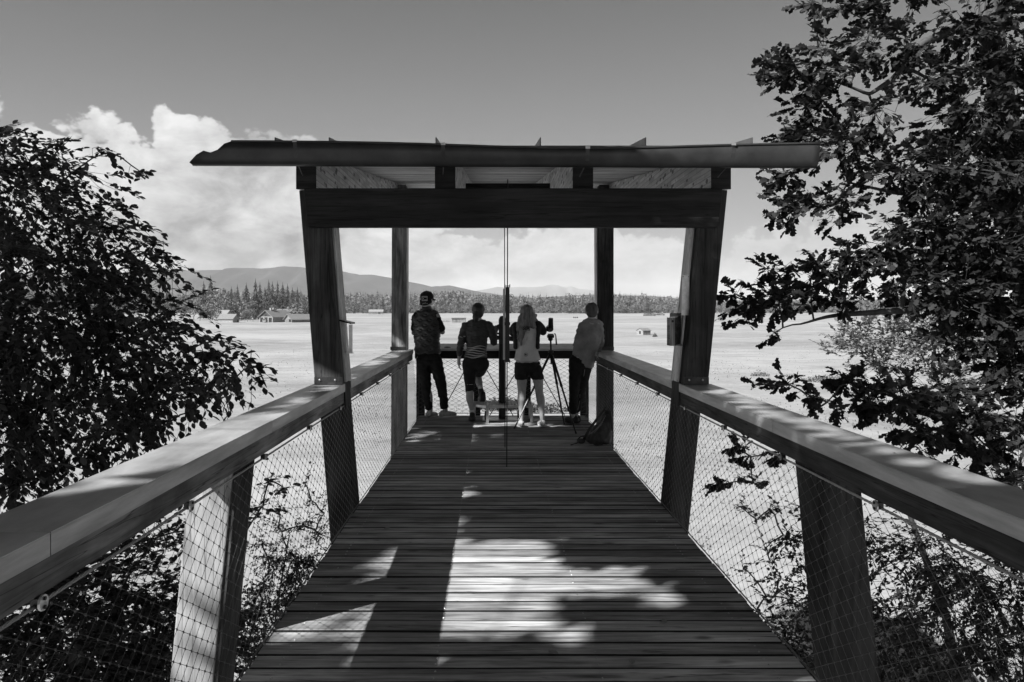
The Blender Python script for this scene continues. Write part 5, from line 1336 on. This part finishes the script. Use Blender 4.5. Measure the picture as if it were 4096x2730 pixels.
MB().tube([c_+Vector((.045, 0, .055)), Z(1500, 525, Y), Z(1508, 545, Y), Z(1514, 628, Y)], [.007, .008, .008, .012], 8).obj('pan_handle', MT['black'], tp)
scp = empty('spotting_scope', Z(1462, 520, Y), 'black angled spotting scope mounted on the tripod, seen from behind', 'spotting scope')
c_ = Z(1462, 485, Y)
MB().tube([c_+Vector((0, -.06, .0)), c_+Vector((0, .05, .0)), c_+Vector((0, .07, 0)), c_+Vector((0, .26, -.0))], [.030, .040, .045, .050], 16).obj('scope_body', MT['black'], scp, smooth=False)
MB().tube([c_+Vector((.0, -.02, .01)), c_+Vector((-.004, -.06, .07)), c_+Vector((-.004, -.08, .12)), c_+Vector((-.004, -.085, .145))], [.036, .034, .032, .030], 14).obj('eyepiece', MT['black'], scp)
MB().tube([c_+Vector((-.03, .0, .0)), c_+Vector((-.062, .0, .0))], [.034, .030], 14).obj('focus_knob', MT['black'], scp)
# public telescope column with base plate, and the step in front of it
tel = empty('telescope', (.15, 11.2, 0), 'dark fixed telescope column with base plate behind the metal step', 'telescope')
MB().tube([(.15, 11.2, .0), (.15, 11.2, 1.12)], [.052, .05], 16).obj('column', MT['blackmetal'], tel, smooth=False)
h_ = MB().prism([(-.05, 1.08), (.04, 1.08), (.045, 1.44), (.02, 1.475), (-.03, 1.47), (-.052, 1.42)], 1, 0, .22)
h_.v = [(a+.15, b+11.09, c) for a, b, c in h_.v]; h_.obj('housing', MT['blackmetal'], tel, bevel=.012)
MB().tube([(.02, 11.2, 1.17), (.62, 11.2, 1.12)], [.03, .045], 12).obj('tube', MT['blackmetal'], tel)
MB().tube([(.09, 11.08, 1.33), (.09, 11.02, 1.33)], [.02, .026], 12).obj('eyepiece', MT['black'], tel)
MB().tube([(.10, 11.16, 1.22), (.03, 11.12, 1.235)], .014, 8).obj('handle', MT['black'], tel)
MB().box(-.13, .42, 11.02, 11.4, .004, .014).obj('base_plate', MT['steel'], tel)
for x in (-.09, .38):
    for y in (11.06, 11.36): MB().tube([(x, y, .0145), (x, y, .10)], .013, 8).obj('anchor_bolt', MT['black'], tel)
st = empty('step', (.15, 11.0, 0), 'low step stool with pale metal grating top beneath the telescope', 'step stool')
ST = .245; poly = [(-.265, 11.33), (.565, 11.33), (.565, 10.86), (-.075, 10.80), (-.265, 11.0)]
fr = MB()
for (a, b) in zip(poly, poly[1:]+poly[:1]):
    a = Vector((*a, 0)); b = Vector((*b, 0)); d = (b-a).normalized(); n = Vector((-d.y, d.x, 0))*.006
    fr.hexa([a-n+Vector((0,0,ST-.035)), b-n+Vector((0,0,ST-.035)), b+n+Vector((0,0,ST-.035)), a+n+Vector((0,0,ST-.035)), a-n+Vector((0,0,ST)), b-n+Vector((0,0,ST)), b+n+Vector((0,0,ST)), a+n+Vector((0,0,ST))])
fr.obj('frame', MT['steel'], st)
x = -.24
while x < .56:
    y0 = 10.82 if x > -.07 else 10.82+(-.07-x)*1.05
    MB().box(x-.0025, x+.0025, y0, 11.32, ST-.024, ST-.001).obj('grating_bar', MT['steel'], st); x += .045
for y in (10.93, 11.05, 11.17, 11.28): MB().box(-.23 if y > 10.98 else -.10, .56, y-.0015, y+.0015, ST-.012, ST-.003).obj('cross_wire', MT['steel'], st)
for x, y in ((-.06, 10.82), (.55, 10.88), (-.25, 11.30), (.55, 11.30)):
    MB().box(x-.019, x+.019, y-.019, y+.019, .0, ST-.036).obj('leg', MT['steel'], st)
MB().hexa([(.40,10.95,.003),(.75,10.95,.003),(.75,11.2,.003),(.40,11.2,.003),(.40,10.95,.006),(.75,10.95,.006),(.75,11.2,.006),(.40,11.2,.006)]).obj('floor_grille', MT['steel_dark'], st)
# tall pole with narrow weather-worn case standing in the middle of the deck
Y = 7.78
pl = empty('pole', (P(2030, 1240, Y).x, Y, 0), 'thin tall double rod with narrow dark case in the middle of the deck', 'pole')
MB().tube([P(2031, 719, Y), P(2027, 1869, Y)], .0052, 8).obj('rod', MT['blackmetal'], pl, smooth=True)
MB().tube([P(2018, 850, Y), P(2020, 1790, Y)], .0042, 8).obj('rod', MT['blackmetal'], pl, smooth=True)
a = P(2021.5, 1149, Y-.02); b = P(2038, 1449, Y-.02)
cs_ = MB().box(a.x, b.x, Y-.034, Y-.010, b.z, a.z).obj('case', MT['blackmetal'], pl, bevel=.003)
MB().box(a.x+.014, a.x+.018, Y-.038, Y-.0345, b.z+.01, a.z-.01).obj('groove', MT['steel_dark'], cs_)
MB().box(a.x+.026, a.x+.029, Y-.038, Y-.0345, b.z+.01, a.z-.01).obj('groove', MT['steel_dark'], cs_)
a = P(2012, 1156, Y); b = P(2020, 1440, Y)
gl = mat('dull clear strip', .5, .35); MB().box(a.x, b.x, Y-.01, Y-.004, b.z, a.z).obj('strip', gl, pl)
for py in (1145, 1297, 1448):
    c_ = P(2029.5, py, Y-.02); MB().tube([c_+Vector((-.026, 0, 0)), c_+Vector((.026, 0, 0))], .0045, 8).obj('clamp', MT['blackmetal'], pl)
    for k in (-1, 1): MB().tube([c_+Vector((.024*k, 0, -.014)), c_+Vector((.024*k, 0, .018))], .004, 6).obj('clamp_screw', MT['blackmetal'], pl)
# rucksack slumped against the net on the right
Y = 9.0
MT['bag'] = mottle('dark rucksack fabric', .016, .05, 12, .6, 0, .35)
bp = empty('rucksack', (1.2, Y, 0), 'black rucksack slumped against the right-hand net with loose straps', 'rucksack')
def Q(zx, zy, y=Y): return Zm(zx, zy, y)
shaped('bag_body', [[(Q(1890, 1470), (.16, .13, .065)), (Q(1925, 1400), (.125, .12, .08)), (Q(1965, 1310), (.075, .10, .07)), (Q(1965, 1250), (.045, .07, .04))]], MT['bag'], bp, .01, 3, fold(.020, 14, 12, 2.))
for pts, r in (([Q(1945, 1215, Y-.08), Q(1880, 1290, Y-.14), Q(1810, 1380, Y-.15), Q(1760, 1470, Y-.12)], .016), ([Q(1950, 1212, Y-.05), Q(1990, 1220, Y-.1), Q(2010, 1300, Y-.12), Q(2015, 1400, Y-.13)], .010), ([Q(1760, 1465, Y-.12), Q(1720, 1500, Y-.12), Q(1640, 1526, Y-.13)], .007), ([Q(1790, 1440, Y-.14), Q(1730, 1450, Y-.14), Q(1700, 1480, Y-.12)], .008), ([Q(1935, 1205, Y-.05), Q(1950, 1190, Y-.05), Q(1975, 1195, Y-.05), Q(1980, 1225, Y-.05)], .008)):
    mb = MB().tube(pts, r, 8); o_ = mb.obj('strap', MT['bag'], bp, smooth=True)
MB().ell(Q(1735, 1490, Y-.12), (.05, .04, .03), 10, 7).obj('strap_pad', MT['bag'], bp, smooth=True)
for k in range(5):
    MB().tube([Q(1955-8*k, 1260+20*k, Y-.10-.008*k), Q(1900-18*k, 1360+14*k, Y-.135), Q(1850-25*k, 1420+8*k, Y-.14)], .003, 5).obj('crease_piping', MT['shirt'], bp, smooth=True)
# clear-sided box on the left front pillar
Y = 6.3
bx = empty('display_box', P(1385, 1350, Y), 'narrow clear-sided box with dark lid hanging on the left front pillar', 'box')
a = P(1362, 1284, Y); b = P(1416, 1412, Y)
MB().hexa([(a.x-.01,Y-.10,a.z+.005),(b.x+.003,Y-.16,a.z-.024),(b.x+.003,Y+.03,a.z-.024),(a.x-.01,Y+.03,a.z+.005),(a.x-.01,Y-.10,a.z+.016),(b.x+.003,Y-.16,a.z-.012),(b.x+.003,Y+.03,a.z-.012),(a.x-.01,Y+.03,a.z+.016)]).obj('lid', MT['blackmetal'], bx)
MB().box(a.x-.012, a.x-.002, Y-.06, Y+.02, b.z, a.z-.005).obj('back_plate', MT['blackmetal'], bx)
MB().box(a.x+.003, a.x+.031, Y-.055, Y-.049, b.z+.004, a.z-.012).obj('edge_strip', MT['steel'], bx)
MB().box(b.x-.030, b.x-.003, Y-.055, Y-.049, b.z+.002, a.z-.030).obj('edge_strip', MT['steel'], bx)
gm = bpy.data.materials.new('clear pane'); gm.use_nodes = True; gp = gm.node_tree.nodes['Principled BSDF']; gp.inputs['Transmission Weight'].default_value = 1; gp.inputs['Roughness'].default_value = .03; gp.inputs['IOR'].default_value = 1.45; gp.inputs['Base Color'].default_value = g(.95)
MB().box(a.x+.032, b.x-.031, Y-.054, Y-.051, b.z+.003, a.z-.022).obj('pane', gm, bx)
MB().box(a.x, b.x-.002, Y-.056, Y+.01, b.z-.003, b.z+.001).obj('bottom_plate', MT['steel'], bx)
for k in range(5): MB().tube([(a.x+.016, Y-.0585, b.z+.02+.022*k), (a.x+.016, Y-.0555, b.z+.02+.022*k)], .004, 6).obj('perforation', MT['black'], bx)
# nest box and metal plate on the right front pillar
nb_ = empty('nest_box', P(2703, 1325, Y-.1), 'weathered plank nest box with sloping lid on the right front pillar', 'nest box')
a = P(2678, 1268, Y-.12); b = P(2730, 1384, Y-.12)
peel = wood('peeling painted plank', .03, .55, 2, .7, False, .2, .7)
xs_ = [a.x, a.x+.040, a.x+.062, a.x+.085, b.x+.012]
MB().box(xs_[0], xs_[1]-.002, Y-.14, Y-.128, b.z, a.z-.006).obj('front_plank', peel, nb_, bevel=.001)
MB().hexa([(xs_[1],Y-.14,b.z),(b.x+.01,Y-.03,b.z),(b.x+.01,Y-.02,b.z),(xs_[1],Y-.13,b.z),(xs_[1],Y-.14,a.z-.006),(b.x+.01,Y-.03,a.z+.012),(b.x+.01,Y-.02,a.z+.012),(xs_[1],Y-.13,a.z-.006)]).obj('side_plank', MT['rail_dark'], nb_)
MB().box(xs_[0]+.002, xs_[0]+.010, Y-.127, Y-.02, b.z, a.z-.006).obj('side_plank', MT['rail'], nb_)
MB().box(xs_[0]+.011, b.x, Y-.12, Y-.03, b.z, b.z+.01).obj('floor_plank', MT['rail'], nb_)
MB().hexa([(xs_[0]-.008,Y-.16,a.z-.005),(xs_[1]+.01,Y-.16,a.z-.005),(b.x+.02,Y-.0,a.z+.02),(xs_[0]+.03,Y-.0,a.z+.02),(xs_[0]-.008,Y-.16,a.z+.004),(xs_[1]+.01,Y-.16,a.z+.004),(b.x+.02,Y-.0,a.z+.029),(xs_[0]+.03,Y-.0,a.z+.029)]).obj('lid', MT['rail'], nb_)
MB().tube([(xs_[0]+.020, Y-.1425, a.z-.035), (xs_[0]+.020, Y-.1403, a.z-.035)], .010, 12).obj('entrance_hole', MT['black'], nb_)
pt_ = empty('metal_plate', P(2741, 1180, 6.18), 'plain pale metal plate screwed to the right front pillar above the nest box', 'plate')
a = P(2725, 1262, 6.18); b = P(2757, 1102, 6.18)
MB().hexa([(a.x,6.172,a.z),(a.x+.06,6.172,a.z),(a.x+.06,6.176,a.z),(a.x,6.176,a.z),(b.x-.056,6.172,b.z),(b.x,6.172,b.z),(b.x,6.176,b.z),(b.x-.056,6.176,b.z)]).obj('plate', MT['steel'], pt_)
for dx in (-.05, -.008): MB().ell((b.x+dx, 6.170, b.z-.012), (.004, .003, .004), 8, 5).obj('screw', MT['black'], pt_)
# dark folded cloth lying on the end sill
shaped_c = shaped('folded_cloth', [[(Zm(510, 662, 11.75), (.03, .05, .01)), (Zm(535, 655, 11.75), (.06, .07, .022)), (Zm(575, 660, 11.75), (.05, .06, .012))]], MT['bag'], er, .008, 3)
mw = shaped_c.matrix_world.copy(); shaped_c.parent = None; shaped_c.location = er.location
tag(shaped_c, 'small dark mound of cloth lying on the pale end sill', 'cloth')
# a few dead leaves fallen on the deck and caps
dm = leafmat('dry leaf', .10, .3, .8, .1)
me_ = bpy.data.meshes.new('fallen_leaf'); me_.from_pydata([tuple(v) for v in LEAF[0]], [], [tuple(int(i) for i in f) for f in LEAF[1]]); me_.materials.append(dm)
r = random.Random(9)
for k, (x, y, z, wh) in enumerate([(.30,3.55,.003,'near the bottom edge of the picture, left of the deck centre'),(.62,3.5,.003,'on the front planks, right of the screws'),(.85,3.95,.003,'on the deck beside the light patch'),(-.72,5.6,.003,'on the shaded planks at left'),(1.05,4.7,.003,'on the planks near the right edge')]):
    o = bpy.data.objects.new('fallen_leaf', me_); col.objects.link(o); o.location = (x, y, z+.006); o.scale = (.05, .06, .05); o.rotation_euler = (R(r.uniform(-8, 8)), R(r.uniform(-8, 8)), r.uniform(0, 6))
    tag(o, 'small dry leaf lying '+wh, 'leaf', 'fallen leaves')
for k, (x, y, wh) in enumerate([(-1.27,4.45,'left rail cap near the second joint'),(-1.22,4.6,'left rail cap, farther of two'),(1.60,3.8,'right rail cap just this side of the joint'),(1.63,3.2,'right rail cap nearest the viewer')]):
    o = bpy.data.objects.new('fallen_leaf', me_); col.objects.link(o); o.location = (x, y, RZ+.004); o.scale = (.018, .022, .02); o.rotation_euler = (0, 0, r.uniform(0, 6))
    tag(o, 'tiny dry leaf on the '+wh, 'leaf', 'fallen leaves')

bpy.data.scenes.remove(TS)
